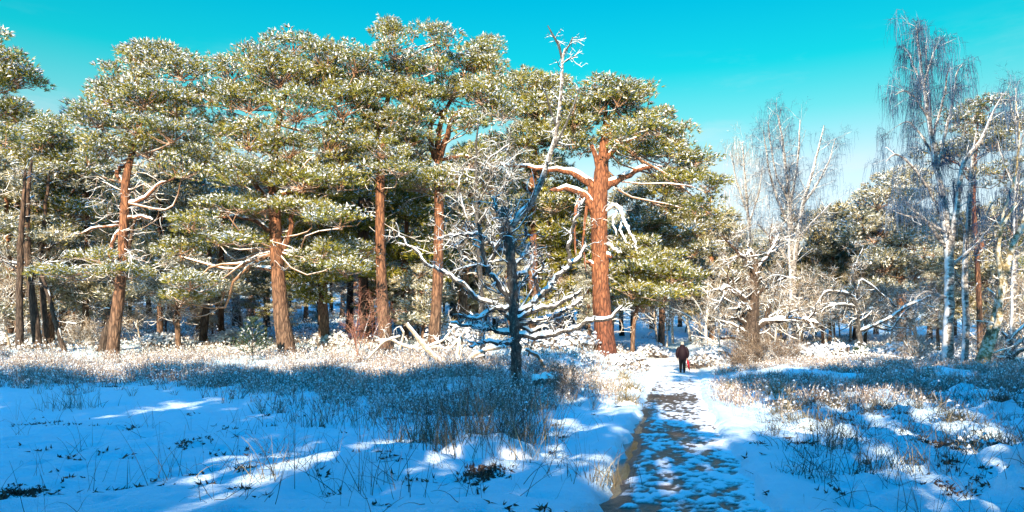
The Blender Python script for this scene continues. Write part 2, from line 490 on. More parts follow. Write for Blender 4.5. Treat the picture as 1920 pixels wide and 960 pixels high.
def snow_strips(P, R, h=0.9, hmin=0.008, hmax=0.06, gap=0.25, rng=RNG):
    """snow lying along the top of branches"""
    P = np.asarray(P, float); R = np.asarray(R, float)
    if P.ndim == 2:
        P = P[None]; R = R[None]
    B, K, _ = P.shape
    t = unit(np.gradient(P, axis=1))
    hor = np.sqrt(np.clip(1 - t[..., 2] ** 2, 0, 1))
    side = unit(np.cross(t, np.array([0, 0, 1.0])) + 1e-6)
    up = unit(np.cross(side, t))
    up = np.where(up[..., 2:3] < 0, -up, up)
    hh = np.clip(R * h, hmin, hmax) * np.clip(hor * 1.5 - 0.25, 0, 1) * rng.uniform(0.4, 1.4, (B, K))
    hh = np.where(rng.random((B, K)) < gap, -R * 0.3, hh)
    w_ = R * np.clip(0.55 + hor * 0.4, 0, 0.95)
    prof = [(-1.0, 0.25, 0.0), (-0.72, 0.9, 0.85), (0.0, 1.0, 1.1), (0.72, 0.9, 0.85), (1.0, 0.25, 0.0)]
    V = np.stack([P + side * (w_ * a)[..., None] + up * (R * b * 0.9 + hh * c)[..., None] for a, b, c in prof], 2)
    m = len(prof)
    idx = np.arange(B * K * m).reshape(B, K, m)
    q = np.stack([idx[:, :-1, :-1], idx[:, :-1, 1:], idx[:, 1:, 1:], idx[:, 1:, :-1]], -1)
    return V.reshape(-1, 3), q.reshape(-1, 4)
def blades(C, D, length, width, k, spread, rng, bend=0.0, segs=1):
    """k thin leaves from each centre C around direction D"""
    n = len(C)
    if n == 0:
        return np.zeros((0, 3)), np.zeros((0, 3), int)
    d = unit(D[:, None, :] + rng.normal(0, spread, (n, k, 3)))
    L = length * rng.uniform(0.6, 1.25, (n, k, 1)); W = width * rng.uniform(0.7, 1.3, (n, k, 1))
    s = unit(np.cross(d, rng.normal(0, 1, (n, k, 3))))
    c = C[:, None, :] + d * L * 0.08
    a = c - s * W * 0.5; b = c + s * W * 0.5; e_ = c + d * L
    V = np.stack([a, b, e_], 2).reshape(-1, 3)
    return V, np.arange(len(V)).reshape(-1, 3)
def caps(C, D, r, rng, flatz=0.5, elong=1.5):
    """little lumps of snow: low tented pyramids, drawn out along D"""
    n = len(C)
    if n == 0:
        return np.zeros((0, 3)), np.zeros((0, 3), int)
    rr = r * rng.uniform(0.55, 1.35, (n, 1))
    dx = unit(D + rng.normal(0, 0.35, (n, 3)))
    sy = unit(np.cross(dx, np.array([0, 0, 1.0])) + 1e-5)
    up = unit(np.cross(sy, dx)); up = np.where(up[:, 2:3] < 0, -up, up)
    up = unit(up + np.array([0, 0, 0.6]))
    p = [C + dx * rr * elong, C + sy * rr * rng.uniform(0.7, 1.1, (n, 1)) - dx * rr * elong * 0.5, C - sy * rr * rng.uniform(0.7, 1.1, (n, 1)) - dx * rr * elong * 0.6, C + up * rr * flatz * 2]
    V = np.stack(p, 1)
    base = np.arange(n)[:, None] * 4
    f = np.array([[0, 1, 3], [1, 2, 3], [2, 0, 3]])
    return V.reshape(-1, 3), (base[:, :, None] + f[None]).reshape(-1, 3)
def ribbons(P, W, rng):
    """thin flat strands: P (B,K,3), W (B,K)"""
    B, K, _ = P.shape
    t = unit(np.gradient(P, axis=1))
    s = unit(np.cross(t, rng.normal(0, 1, (B, 1, 3))))
    V = np.stack([P - s * W[..., None] * 0.5, P + s * W[..., None] * 0.5], 2)
    idx = np.arange(B * K * 2).reshape(B, K, 2)
    q = np.stack([idx[:, :-1, 0], idx[:, :-1, 1], idx[:, 1:, 1], idx[:, 1:, 0]], -1)
    return V.reshape(-1, 3), q.reshape(-1, 4)

# ------------------------------------------------------------------ ground
def graded(lo, hi, c0, c1, fine, growth, cap):
    """coordinates: fine between c0 and c1, growing outwards"""
    mid = list(np.arange(c0, c1 + 1e-6, fine))
    up = []; s = fine; v = mid[-1]
    while v < hi:
        s = min(s * growth, cap(v)); v += s; up.append(v)
    dn = []; s = fine; v = mid[0]
    while v > lo:
        s = min(s * growth, cap(v)); v -= s; dn.append(v)
    return np.array(dn[::-1] + mid + up)
gx = graded(-3000, 3000, -5.5, 8.0, 0.11, 1.05, lambda v: 0.9 if abs(v) < 40 else 1e9)
gy = graded(-400, 4000, 6.2, 14.0, 0.10, 1.035, lambda v: 0.5 if 0 < v < 45 else 1e9)
GX, GY = np.meshgrid(gx, gy)
GZ = ground_z(GX, GY)
nx, ny = len(gx), len(gy)
idx = np.arange(nx * ny).reshape(ny, nx)
quad = np.stack([idx[:-1, :-1], idx[:-1, 1:], idx[1:, 1:], idx[1:, :-1]], -1).reshape(-1, 4)
g = build('ground', [(np.stack([GX, GY, GZ], -1).reshape(-1, 3), quad, 'snow_ground')], smooth=True)
tag(g, kind='structure')

# path: trodden slush in a shallow trench, with clods of snow standing proud of the mud
py_ = [2.5]
while py_[-1] < 58:
    py_.append(py_[-1] + 0.028 * max(1, py_[-1] / 9.0) ** 1.15)
py_ = np.array(py_)
ps = np.linspace(-1, 1, 64)
PYm, PSm = np.meshgrid(py_, ps, indexing='ij')
pxm = path_x(PYm) + PSm * (path_hw(PYm) + 0.28)
PD = PSm * (path_hw(PYm) + 0.28)
_fr = np.random.default_rng(91)
FP = np.stack([np.where(_fr.random(430) < 0.6, _fr.normal(0.05, 0.32, 430), _fr.uniform(-0.75, 0.8, 430)), 3 + 31 * _fr.random(430) ** 1.15, _fr.normal(0, 0.25, 430), _fr.uniform(0.8, 1.2, 430)], 1)
def footprints(d, y):
    m = np.zeros_like(d)
    for fd, fy, fa, fs in FP:
        r0, r1 = np.searchsorted(y[:, 0], [fy - 0.3, fy + 0.3])
        if r1 <= r0: continue
        u = d[r0:r1] - fd; v = y[r0:r1] - fy
        uu = u * math.cos(fa) - v * math.sin(fa); vv = u * math.sin(fa) + v * math.cos(fa)
        q = np.exp(-((uu / (0.075 * fs)) ** 2 + (vv / (0.16 * fs)) ** 2) ** 1.5)
        m[r0:r1] = np.maximum(m[r0:r1], q)
    return m
def path_fields(x, y, d):
    """snow cover 0..1 and height of the path surface"""
    warp = (fbm(x * 1.1, y * 1.1, 71, 2) - 0.5) * 0.6
    foot = 0.45 * fbm(x * 5.5 + warp, y * 4.2, 61, 3, 0.6) + 0.55 * fbm(x * 15 + warp, y * 11, 62, 3, 0.7)
    big = fbm(x * 0.9, y * 0.55, 66, 2)
    s = 0.5 + (foot - 0.5) * 3.4 + (big - 0.5) * 0.45 + 0.08 - 0.62 * footprints(d, y)
    s = s + 0.28 * sstep(0.45, 0.9, np.abs(d)) * np.sign(d + 0.2)          # cleaner snow along the right edge
    ditch = np.exp(-((d + 0.82) / 0.20) ** 2) * (1 - sstep(17, 21, y)) * np.clip(2.8 * fbm(x * 1.3, y * 0.9, 77, 3) - 0.35, 0.25, 1.3)
    cross = np.exp(-((y - 14.6 - 0.5 * d) / 0.75) ** 2) * sstep(0.3, 0.5, fbm(x * 1.3, y * 1.3, 78, 2)) + 1.1 * np.exp(-((y - 24.2) / 1.8) ** 2) * (0.35 + fbm(x * 1.4, y * 0.9, 79, 2)) * (d < 0.75)
    wet = np.clip(ditch + 0.8 * cross, 0, 1.2)
    s = s - 1.1 * wet
    s = np.clip(s, 0, 1)
    far = sstep(30, 44, y)
    s = s * (1 - far) + np.clip(foot * 1.2 + (big - .5) * .6 + 0.14, 0, 1) * far
    h = -0.105 + 0.022 * sstep(0.3, 0.8, s) + 0.03 * (foot - 0.5) - 0.06 * wet
    return s, h
ps_s, ps_h = path_fields(pxm, PYm, PD)
zc, _, _ = ground_base(path_x(PYm), PYm)
pz = zc + ps_h + 0.03
idx = np.arange(pxm.size).reshape(pxm.shape)
quad = np.stack([idx[:-1, :-1], idx[:-1, 1:], idx[1:, 1:], idx[1:, :-1]], -1).reshape(-1, 4)
p = build('path', [(np.stack([pxm, PYm, pz], -1).reshape(-1, 3), quad, 'slush')], smooth=True, attr=('snow', ps_s))
tag(p, kind='structure')
# standing melt water: one level sheet that shows only where the path dips below it
wy = np.linspace(3, 29, 40); ws = np.array([-1.0, 1.0])
WY, WS = np.meshgrid(wy, ws, indexing='ij')
WX = path_x(WY) + WS * 1.05
zc, _, _ = ground_base(path_x(WY), WY)
idx = np.arange(WX.size).reshape(WX.shape)
quad = np.stack([idx[:-1, :-1], idx[:-1, 1:], idx[1:, 1:], idx[1:, :-1]], -1).reshape(-1, 4)
p = build('puddle', [(np.stack([WX, WY, zc - 0.122], -1).reshape(-1, 3), quad, 'puddle_water')])
tag(p, kind='structure')

# ------------------------------------------------------------------ pines
def wiggle_curve(a, b, K, rng, sag=0.12, wig=0.06, up0=0.0):
    """branch curve from a to b; leaves a flat/upward, wiggles, ends at b"""
    t = np.linspace(0, 1, K)[:, None]
    L = np.linalg.norm(b - a)
    p = a + (b - a) * t
    p = p + np.array([0, 0, 1.0]) * (up0 * L * np.sin(np.pi * t) - sag * L * np.sin(np.pi * t))
    w1 = rng.normal(0, 1, (2, 3)) * wig * L
    p = p + w1[0] * np.sin(np.pi * t) + w1[1] * np.sin(2 * np.pi * t) * 0.7
    return p
def crown_parts(blobs, trunk, rng, dens=1.0, snow=0.5, pad_r=0.55, tufts=48, blade=(0.22, 0.034), bk=5, needle='needles', limb_r=0.055, cap_r=0.065, keep=None, branch='pine_branch', bare_pads=False, rise=0.38, subs=True):
    """blobs: list of (centre, radii, snow factor). Returns parts for needles, snow, branches"""
    nC, nD, sC, sD = [], [], [], []
    main_P, main_R, sub_P, sub_R = [], [], [], []
    done = []
    for c, r, sf, *sec in blobs:
        c = np.asarray(c); r = np.asarray(r)
        # limb from the trunk to the clump
        dz = np.hypot(*(c[:2] - np.array([np.interp(c[2], trunk[:, 2], trunk[:, 0]), np.interp(c[2], trunk[:, 2], trunk[:, 1])])))
        z0 = np.clip(c[2] - 0.15 - rise * dz * rng.uniform(0.5, 1.3), trunk[0, 2] + 0.35 * (trunk[-1, 2] - trunk[0, 2]), trunk[-1, 2] - 0.05)
        a = np.array([np.interp(z0, trunk[:, 2], trunk[:, i]) for i in range(3)]); a[2] = z0
        limb0 = limb_r
        if sec and sec[0] and done:                        # a side spray: carried by its nearest neighbour, not by the trunk
            a = min(done, key=lambda q_: np.linalg.norm(q_ - c)) - np.array([0, 0, 0.15]); limb0 = limb_r * 0.5
        done.append(c)
        main_P.append(wiggle_curve(a, c - np.array([0, 0, r[2] * 0.45]), 7, rng, 0.05, 0.085))
        L = np.linalg.norm(c - a)
        r0 = limb0 * rng.uniform(0.7, 1.3) * np.clip(0.55 + L * 0.16, 0.5, 1.7)
        main_R.append(np.linspace(r0, r0 * 0.38, 7))
        n = max(3, int(dens * 1.2 * (r[0] * r[2] * 3.14 + r[0] * r[1] * 1.2) / (pad_r ** 2) + 0.5))
        d = unit(rng.normal(0, 1, (n, 3)))
        d[:, 2] = np.where(rng.random(n) < 0.72, np.abs(d[:, 2]), d[:, 2])
        rad = rng.uniform(0.35, 1.0, (n, 1)) ** 0.6 * rng.uniform(0.85, 1.22, (n, 1))
        pc = c + d * rad * r * np.array([1.0, 1.0, 0.95])
        if keep is not None:
            pc = pc[keep(pc)]
        for q in pc:
            pr = pad_r * rng.uniform(0.45, 1.15)
            sub_P.append(wiggle_curve(c - np.array([0, 0, r[2] * 0.45]) + rng.normal(0, 0.08, 3), q - np.array([0, 0, pr * 0.15]), 4, rng, 0.02, 0.07)[[0, 2, 3]])
            sub_R.append(np.array([0.024, 0.015, 0.008]))
            m = int(tufts * rng.uniform(0.8, 1.2) * (pr / 0.55) ** 1.6)
            th = rng.uniform(0, 2 * np.pi, m); rr = np.sqrt(rng.random(m)) * pr
            ho = np.stack([np.cos(th), np.sin(th), np.zeros(m)], 1)
            dome = np.sqrt(np.clip(1 - (rr / pr) ** 2, 0, 1)) * pr * 0.62
            pos = q + ho * rr[:, None] + np.array([0, 0, 1.0]) * (dome * rng.uniform(-0.55, 1.0, m))[:, None]
            out_ = unit(q - np.array([trunk[-1, 0] * 0.5, 0, 0]) * 0 - a)
            dr = unit(ho * (0.35 + rr / pr)[:, None] + np.array([0, 0, 0.62]) + out_ * 0.25)
            nC.append(pos); nD.append(dr)
            padf = rng.choice([0.35, 0.8, 1.25, 1.9])          # some boughs hold their snow, others have shed it
            k = rng.random(m) < 2.2 * padf * snow * sf * (0.45 + 1.0 * (pos[:, 2] > q[2] + 0.05 * pr))
            sC.append(pos[k] + dr[k] * 0.11 + np.array([0, 0, 0.012])); sD.append(dr[k])
    cat = lambda l: np.concatenate(l) if l else np.zeros((0, 3))
    nC, nD, sC, sD = cat(nC), cat(nD), cat(sC), cat(sD)
    nV, nF = blades(nC, nD, blade[0], blade[1], bk, 0.45, rng)
    sV, sF = caps(sC, sD, cap_r * 0.74, rng, 0.42, 2.2)
    br = []
    MP, MR = np.array(main_P), np.array(main_R)
    br.append((*tubes(MP, MR, 5), branch))
    if len(sub_P) and not bare_pads and subs:
        SP, SR = np.array(sub_P), np.array(sub_R)
        br.append((*tubes(SP, SR, 3), branch))
    sn = [] if bare_pads else [(sV, sF, 'snow_clump'), (*snow_strips(MP, MR, 0.5, 0.008, 0.022, 0.6, rng), 'snow_clump')]
    return [(nV, nF, needle)], sn, br
def hero_pine(name, label, Y, trunk_px, blobs_px, limbs_px=(), seed=1, dens=1.0, snow=0.5, bark='pine_bark', group=None, needle='needles',
              snow_f=None, blade=(0.215, 0.028), tufts=36, pad_r=0.55, back=0.6, depth=0.7, cat='tree', bare=18, limb_r=0.055, cap_r=0.065, white_px=(), fill=0.55, subs=True, rise=0.38):
    rng = np.random.default_rng(seed)
    bx = trunk_px[0][0]
    ox, oy = wx(bx, Y), Y
    oz = gz(ox, oy)
    root = empty(name, (ox, oy, oz), label, cat, group)
    O = np.array([ox, oy, oz])
    fk = max(1.0, Y / 37.0); pad_r = pad_r * fk; blade = (blade[0] * fk, blade[1] * fk); cap_r = cap_r * fk
    if Y >= 42: tufts = int(tufts * 0.66); blade = (blade[0] * 1.12, blade[1] * 1.25); cap_r *= 1.1
    def W(px, py, dy=0.0):
        return np.array([wx(px, Y + dy), Y + dy, wz(py, Y + dy)]) - O
    T = [np.r_[W(x, y), wdt / F * Y / 2] for x, y, wdt in trunk_px]
    if T[0][2] > -0.15:                                   # make sure the foot goes into the ground
        T = [np.r_[T[0][:2], -0.25, T[0][3] * 1.18]] + T
    else:
        T[0][2] = min(T[0][2], -0.25)
    # sideways sway in depth
    T = np.array(T)
    T[:, 3] *= 0.88
    T = resample(T, max(14, len(T) * 3))
    T[:, 1] += np.sin(np.linspace(0, 3.5, len(T)) + seed) * 0.12 * np.linspace(0, 1, len(T))
    T[0, 3] *= 1.25
    # trunk
    build('trunk', [(*tubes(T[:, :3], T[:, 3], 12, 0.035, rng), bark)], root, smooth=True)
    # crown clumps
    blobs = []
    more = []
    for i in range(len(blobs_px)):
        for j in range(i):
            p_, q_ = blobs_px[i], blobs_px[j]
            if 30 < abs(p_[0] - q_[0]) + 1.6 * abs(p_[1] - q_[1]) < 92 and rng.random() < fill:
                more.append(((p_[0] + q_[0]) / 2 + rng.normal(0, 6), (p_[1] + q_[1]) / 2 + rng.normal(0, 4), 0.55 * (p_[2] + q_[2]) / 2, 0.8 * (p_[3] + q_[3]) / 2))
    nmain = len(blobs_px)
    blobs_px = list(blobs_px) + more
    for i, (cx, cy, rx, ry) in enumerate(blobs_px):
        tx = np.interp(-cy, [-p_[1] for p_ in trunk_px], [p_[0] for p_ in trunk_px])
        dx = cx - tx
        Rm = max([abs(b[0] - tx) + b[2] for b in blobs_px if abs(b[1] - cy) < 60])
        dm = math.sqrt(max(Rm * Rm - dx * dx, 0)) / F * Y * depth
        sf = 1.0 if snow_f is None else snow_f(cx, cy)
        dy = rng.uniform(-0.75, 0.15) * dm
        k = (Y + dy) / F
        blobs.append((W(cx, cy + ry * 0.12, dy), (rx * k * 1.08, rx * k * 1.0, ry * k * 1.55), sf, i >= nmain))
        if rng.random() < back and i < nmain:
            dy = rng.uniform(0.3, 0.95) * dm
            blobs.append((W(cx + rng.normal(0, 8), cy + rng.normal(0, 6), dy), (rx * k, rx * k * 0.95, ry * k * 1.3), sf, False))
    nd_, sn, br = crown_parts(blobs, T, rng, dens, snow, pad_r, tufts, blade, 6, needle, limb_r, cap_r, rise=rise, subs=subs)
    # bare, snow-dusted dead branches below the crown
    P, R = [], []
    zt = T[-1, 2]
    for _ in range(bare):
        z0 = zt * rng.uniform(0.26, 0.62)
        a = np.array([np.interp(z0, T[:, 2], T[:, i]) for i in range(3)]); a[2] = z0
        th = rng.uniform(0, 2 * math.pi)
        L = rng.uniform(0.8, 2.6)
        e_ = a + np.array([math.cos(th) * L, math.sin(th) * L * 0.8, rng.uniform(-0.45, 0.3) * L])
        c = wiggle_curve(a, e_, 7, rng, -0.05, 0.11)
        P.append(c); R.append(np.linspace(0.024, 0.006, 7))
        for _k in range(4):
            i0 = rng.integers(2, 6)
            q = c[i0]; d = unit((e_ - a) * 0.6 + rng.normal(0, 0.6 * L, 3))
            P.append(wiggle_curve(q, q + d * rng.uniform(0.4, 1.1), 7, rng, 0.08, 0.12)); R.append(np.linspace(0.014, 0.005, 7))
    if P:
        P, R = np.array(P), np.array(R)
        br.append((*tubes(P, R, 3), 'pine_branch'))
        sn.append((*snow_strips(P, R, 0.9, 0.007, 0.02, 0.5, rng), 'snow_clump'))
    b_ = build('branches', br, root)
    for pts in limbs_px:                                   # limbs one can follow in the photograph
        dy0 = rng.uniform(-0.7, 0.1)
        q = []
        for i, (x, y, wd) in enumerate(pts):
            f_ = i / max(1, len(pts) - 1)
            q.append(np.r_[W(x, y, dy0 * f_), wd / F * Y / 2])
        q = resample(q, len(pts) * 3); q[-1, 3] *= 0.3; q[1:-1, :3] += rng.normal(0, 0.03, (len(q) - 2, 3))
        lm = build('limb', [(*tubes(q[:, :3], q[:, 3], 7, 0.04, rng), bark)], root, smooth=True)
        build('snow', [(*snow_strips(q[:, :3], q[:, 3], 0.6, 0.02, 0.07, 0.15, rng), 'snow_clump')], lm, smooth=True)
    for pts in white_px:                                   # dead limbs thick with snow
        q = np.array([np.r_[W(x, y, -0.8 - 0.2 * i), wd / F * Y / 2] for i, (x, y, wd) in enumerate(pts)])
        q = resample(q, len(pts) * 4); q[-1, 3] *= 0.3; q[1:-1, :3] += rng.normal(0, 0.035, (len(q) - 2, 3))
        lm = build('dead_limb', [(*tubes(q[:, :3], q[:, 3] * 0.7, 7, 0.04, rng), 'frosted_bark')], root, smooth=True)
        build('snow', [(*snow_strips(q[:, :3], q[:, 3], 1.0, 0.03, 0.08, 0.05, rng), 'snow_clump')], lm, smooth=True)
    cr_ = build('crown', nd_, root)
    build('snow', sn, cr_)
    return root

# ------------------------------------------------------------------ the pines one can tell apart (traced, each at its own distance)
PG = 'old pines at the front of the wood'
hero_pine('pine_tree', 'tall left pine with pale plated trunk standing clear at the edge of the heather', 35,
    [(210, 670, 27), (217, 600, 24), (228, 520, 21), (232, 440, 20), (236, 380, 19), (236, 340, 17), (246, 300, 13), (262, 240, 9), (275, 170, 6), (285, 112, 3)],
    [(292, 105, 50, 18), (250, 118, 28, 16), (245, 148, 50, 20), (340, 132, 50, 22), (205, 182, 46, 18), (275, 185, 55, 22), (152, 211, 24, 8), (330, 195, 48, 22),
     (185, 228, 46, 14), (260, 240, 55, 18), (325, 250, 45, 20), (200, 278, 48, 16), (282, 285, 55, 18), (340, 318, 36, 20), (165, 300, 26, 12), (372, 130, 24, 9),
     (195, 488, 62, 9), (138, 514, 66, 8), (240, 512, 42, 9)],
    [[(238, 350, 12), (222, 335, 9), (218, 320, 8), (232, 310, 7), (250, 300, 5)], [(237, 385, 9), (270, 372, 7), (300, 345, 5), (330, 330, 3)],
     [(232, 430, 8), (214, 445, 7), (204, 480, 6), (202, 520, 4)], [(234, 410, 9), (262, 405, 6), (286, 412, 4)], [(230, 425, 7), (190, 425, 5), (140, 438, 3)]],
    seed=21, group=PG, bare=34, snow=0.62)
hero_pine('pine_tree', 'broad pine with thick furrowed trunk and wide low crown left of centre', 36,
    [(541, 678, 44), (538, 655, 38), (528, 600, 33), (522, 520, 29), (517, 440, 27), (515, 380, 24), (512, 320, 19), (520, 240, 13), (540, 160, 8), (550, 85, 4)],
    [(550, 86, 40, 22), (490, 112, 42, 22), (612, 110, 46, 22), (665, 122, 42, 20), (435, 138, 32, 20), (525, 145, 62, 24), (600, 155, 62, 26), (402, 178, 34, 22),
     (470, 190, 54, 26), (555, 205, 62, 26), (640, 200, 54, 28), (405, 238, 42, 20), (465, 262, 54, 24), (540, 280, 55, 22), (618, 270, 54, 24), (690, 180, 34, 22),
     (392, 300, 36, 16), (450, 330, 54, 20), (565, 340, 62, 20), (640, 340, 44, 20), (478, 390, 62, 16), (582, 400, 62, 18), (425, 388, 44, 15), (640, 415, 44, 16),
     (415, 446, 46, 14), (600, 478, 54, 15), (650, 508, 46, 12), (470, 462, 40, 12), (500, 330, 40, 18), (360, 420, 40, 14), (340, 470, 50, 14), (360, 530, 46, 14), (340, 560, 40, 12)],
    [[(517, 400, 14), (480, 345, 11), (450, 315, 8), (410, 300, 6)], [(520, 470, 12), (495, 420, 9), (450, 405, 7), (400, 408, 5)], [(522, 480, 13), (545, 440, 10), (548, 400, 8), (560, 370, 5)],
     [(524, 520, 12), (505, 505, 9), (480, 500, 6)], [(515, 370, 12), (560, 350, 9), (610, 330, 6)]],
    seed=22, group=PG, snow=0.46, bare=16, snow_f=lambda x, y: 1.35 if y < 130 else (1.7 if y > 430 and x < 420 else (1.25 if x < 470 else 0.75)))
hero_pine('pine_tree', 'tallest centre pine with a lopsided top and long orange trunk', 37,
    [(724, 660, 36), (721, 610, 28), (715, 520, 22), (713, 440, 21), (713, 360, 19), (714, 300, 18), (716, 250, 14), (724, 200, 11), (733, 150, 8), (738, 105, 6), (740, 66, 3)],
    [(730, 68, 24, 22), (748, 102, 44, 13), (815, 70, 30, 13), (842, 82, 16, 9), (690, 132, 40, 18), (762, 132, 36, 14), (815, 124, 34, 12), (718, 165, 46, 16), (662, 168, 36, 20),
     (770, 180, 40, 16), (712, 238, 46, 17), (655, 250, 36, 18), (718, 282, 54, 15), (742, 318, 46, 12), (690, 205, 34, 14), (640, 295, 38, 16), (780, 225, 30, 12), (625, 495, 46, 12), (660, 470, 36, 10)],
    [[(717, 240, 11), (702, 215, 9), (695, 190, 7), (680, 170, 5)], [(734, 150, 8), (760, 110, 6), (800, 90, 4), (825, 78, 3)], [(714, 290, 9), (705, 262, 8), (722, 255, 6)],
     [(716, 222, 9), (740, 222, 7), (760, 226, 5)]],
    seed=23, group=PG, snow=0.5, bare=12, back=0.5)
hero_pine('pine_tree', 'straight orange pine trunk that forks high above the dead tree', 39,
    [(812, 648, 28), (817, 600, 24), (821, 520, 22), (823, 440, 21), (823, 360, 20), (822, 310, 19), (820, 280, 15), (822, 240, 12), (835, 205, 9), (860, 160, 6), (890, 95, 3)],
    [(895, 102, 36, 18), (875, 132, 44, 18), (922, 138, 20, 20), (850, 175, 46, 16), (905, 178, 42, 20), (790, 188, 36, 14), (765, 262, 40, 15), (872, 232, 36, 14), (885, 300, 42, 15),
     (760, 300, 30, 14), (842, 335, 46, 13), (795, 345, 42, 12), (775, 218, 30, 14), (945, 210, 30, 16)],
    [[(821, 310, 14), (806, 265, 11), (806, 235, 9), (820, 215, 7), (842, 200, 5)], [(822, 300, 14), (838, 260, 11), (846, 225, 8), (870, 205, 5)], [(823, 300, 9), (860, 292, 7), (900, 300, 4)],
     [(845, 212, 7), (890, 205, 6), (930, 218, 4), (955, 222, 3)]],
    seed=24, group=PG, snow=0.45, bare=10, back=0.5)
hero_pine('pine_tree', 'half hidden pine between the dead tree and the red trunked pine', 48,
    [(1002, 640, 24), (1000, 560, 22), (1000, 480, 20), (998, 400, 18), (1000, 320, 15), (1005, 240, 10), (1010, 165, 4)],
    [(985, 165, 42, 18), (1040, 168, 38, 16), (955, 205, 44, 20), (1025, 215, 50, 22), (990, 262, 54, 20), (935, 285, 44, 16), (1015, 320, 55, 16), (1060, 262, 40, 20), (950, 350, 50, 16),
     (1040, 385, 46, 16), (980, 420, 46, 16), (925, 400, 40, 16)],
    [[(999, 360, 11), (960, 330, 9), (910, 318, 6), (870, 305, 4)]], seed=25, group=PG, snow=0.5, bare=14)
hero_pine('pine_tree', 'slender orange trunked pine behind the dead tree branches on its left', 45,
    [(865, 632, 22), (868, 560, 19), (874, 480, 17), (878, 400, 15), (884, 330, 10), (890, 280, 5)],
    [(895, 300, 50, 18), (860, 345, 44, 16), (920, 350, 46, 16), (880, 400, 46, 14), (930, 440, 40, 13), (905, 475, 44, 12)],
    [], seed=26, group=PG, snow=0.45, bare=14)
hero_pine('pine_tree', 'great red trunked pine with a domed crown beside the bend of the path', 43,
    [(1135, 664, 52), (1133, 630, 43), (1130, 590, 39), (1125, 520, 37), (1124, 440, 36), (1122, 380, 37), (1128, 320, 30), (1133, 270, 17), (1135, 220, 9), (1136, 165, 4)],
    [(1132, 166, 44, 13), (1180, 180, 46, 17), (1088, 188, 40, 17), (1222, 220, 40, 17), (1140, 208, 54, 20), (1266, 258, 36, 15), (1200, 248, 54, 18), (1082, 240, 40, 18), (1306, 298, 34, 15),
     (1250, 295, 50, 17), (1328, 345, 26, 20), (1282, 340, 46, 17), (1330, 392, 24, 12), (1192, 288, 36, 12), (1090, 282, 30, 12), (1062, 215, 26, 16), (1290, 385, 34, 10), (1150, 262, 40, 12)],
    [[(1121, 405, 22), (1108, 380, 17), (1092, 362, 14), (1060, 352, 11), (1030, 356, 7)], [(1120, 365, 20), (1100, 335, 16), (1070, 322, 13), (1035, 318, 9), (960, 312, 6), (910, 300, 4)],
     [(1135, 350, 18), (1165, 333, 14), (1200, 316, 10), (1240, 312, 6)], [(1126, 320, 12), (1112, 280, 9), (1108, 262, 6)],
     [(1122, 470, 16), (1140, 478, 11), (1150, 480, 9)], [(1120, 500, 13), (1105, 492, 9), (1098, 490, 7)], [(1134, 300, 12), (1160, 270, 9), (1200, 255, 5)],
     [(1095, 360, 10), (1080, 390, 7), (1076, 430, 5), (1080, 480, 3)], [(1108, 345, 9), (1098, 400, 6), (1092, 450, 4), (1100, 510, 3)]],
    seed=27, group=PG, snow=0.62, bark='red_bark', bare=12,
    white_px=[[(1138, 396, 6), (1150, 386, 7), (1162, 390, 8), (1166, 405, 7), (1172, 420, 7), (1180, 436, 6), (1190, 452, 5), (1194, 468, 3)], [(1160, 393, 5), (1152, 408, 5), (1150, 424, 4), (1155, 442, 3)], [(1168, 410, 5), (1163, 428, 5), (1166, 442, 4), (1176, 456, 3)], [(1138, 458, 6), (1150, 466, 6), (1166, 474, 3)]], rise=-0.65, snow_f=lambda x, y: 1.5 if y < 240 else 0.7)
hero_pine('pine_tree', 'dark left edge pine of which only the right half is in view', 32,
    [(-78, 690, 30), (-70, 560, 26), (-60, 420, 22), (-50, 300, 16), (-40, 180, 9), (-30, 90, 4)],
    [(-10, 85, 36, 16), (15, 118, 38, 18), (36, 150, 38, 17), (-20, 150, 40, 18), (5, 205, 40, 16), (30, 215, 34, 14), (-40, 120, 44, 20), (-90, 160, 50, 22), (-60, 230, 50, 20), (10, 262, 36, 13)],
    [], seed=28, group=PG, snow=0.36, bare=8)
hero_pine('pine_tree', 'open crowned pine with bare twisted limbs second from the left edge', 42,
    [(92, 652, 18), (96, 590, 17), (90, 520, 15), (86, 440, 14), (92, 360, 11), (96, 300, 7), (94, 245, 3)],
    [(95, 258, 46, 18), (58, 280, 40, 16), (128, 285, 40, 18), (60, 322, 50, 18), (120, 330, 50, 18), (40, 372, 46, 18), (100, 380, 50, 16), (150, 400, 40, 16), (25, 428, 46, 16), (90, 440, 50, 14), (30, 300, 30, 14)],
    [[(88, 430, 8), (60, 410, 6), (30, 410, 4)], [(90, 400, 7), (130, 370, 5), (150, 340, 3)]], seed=29, group=PG, snow=0.7, bare=26)
hero_pine('pine_tree', 'round topped frosted pine behind the big birch on the right', 52,
    [(1690, 640, 20), (1690, 560, 18), (1686, 480, 16), (1684, 420, 12), (1680, 340, 5)],
    [(1680, 350, 50, 18), (1645, 378, 44, 18), (1715, 375, 40, 18), (1690, 418, 54, 18), (1640, 440, 50, 18), (1715, 455, 46, 18), (1660, 495, 54, 18), (1620, 420, 30, 14), (1710, 510, 50, 16), (1640, 545, 46, 14)],
    [[(1686, 470, 9), (1655, 440, 6), (1635, 430, 4)]], seed=30, group=PG, snow=0.9, needle='needles_frosted', bare=8)
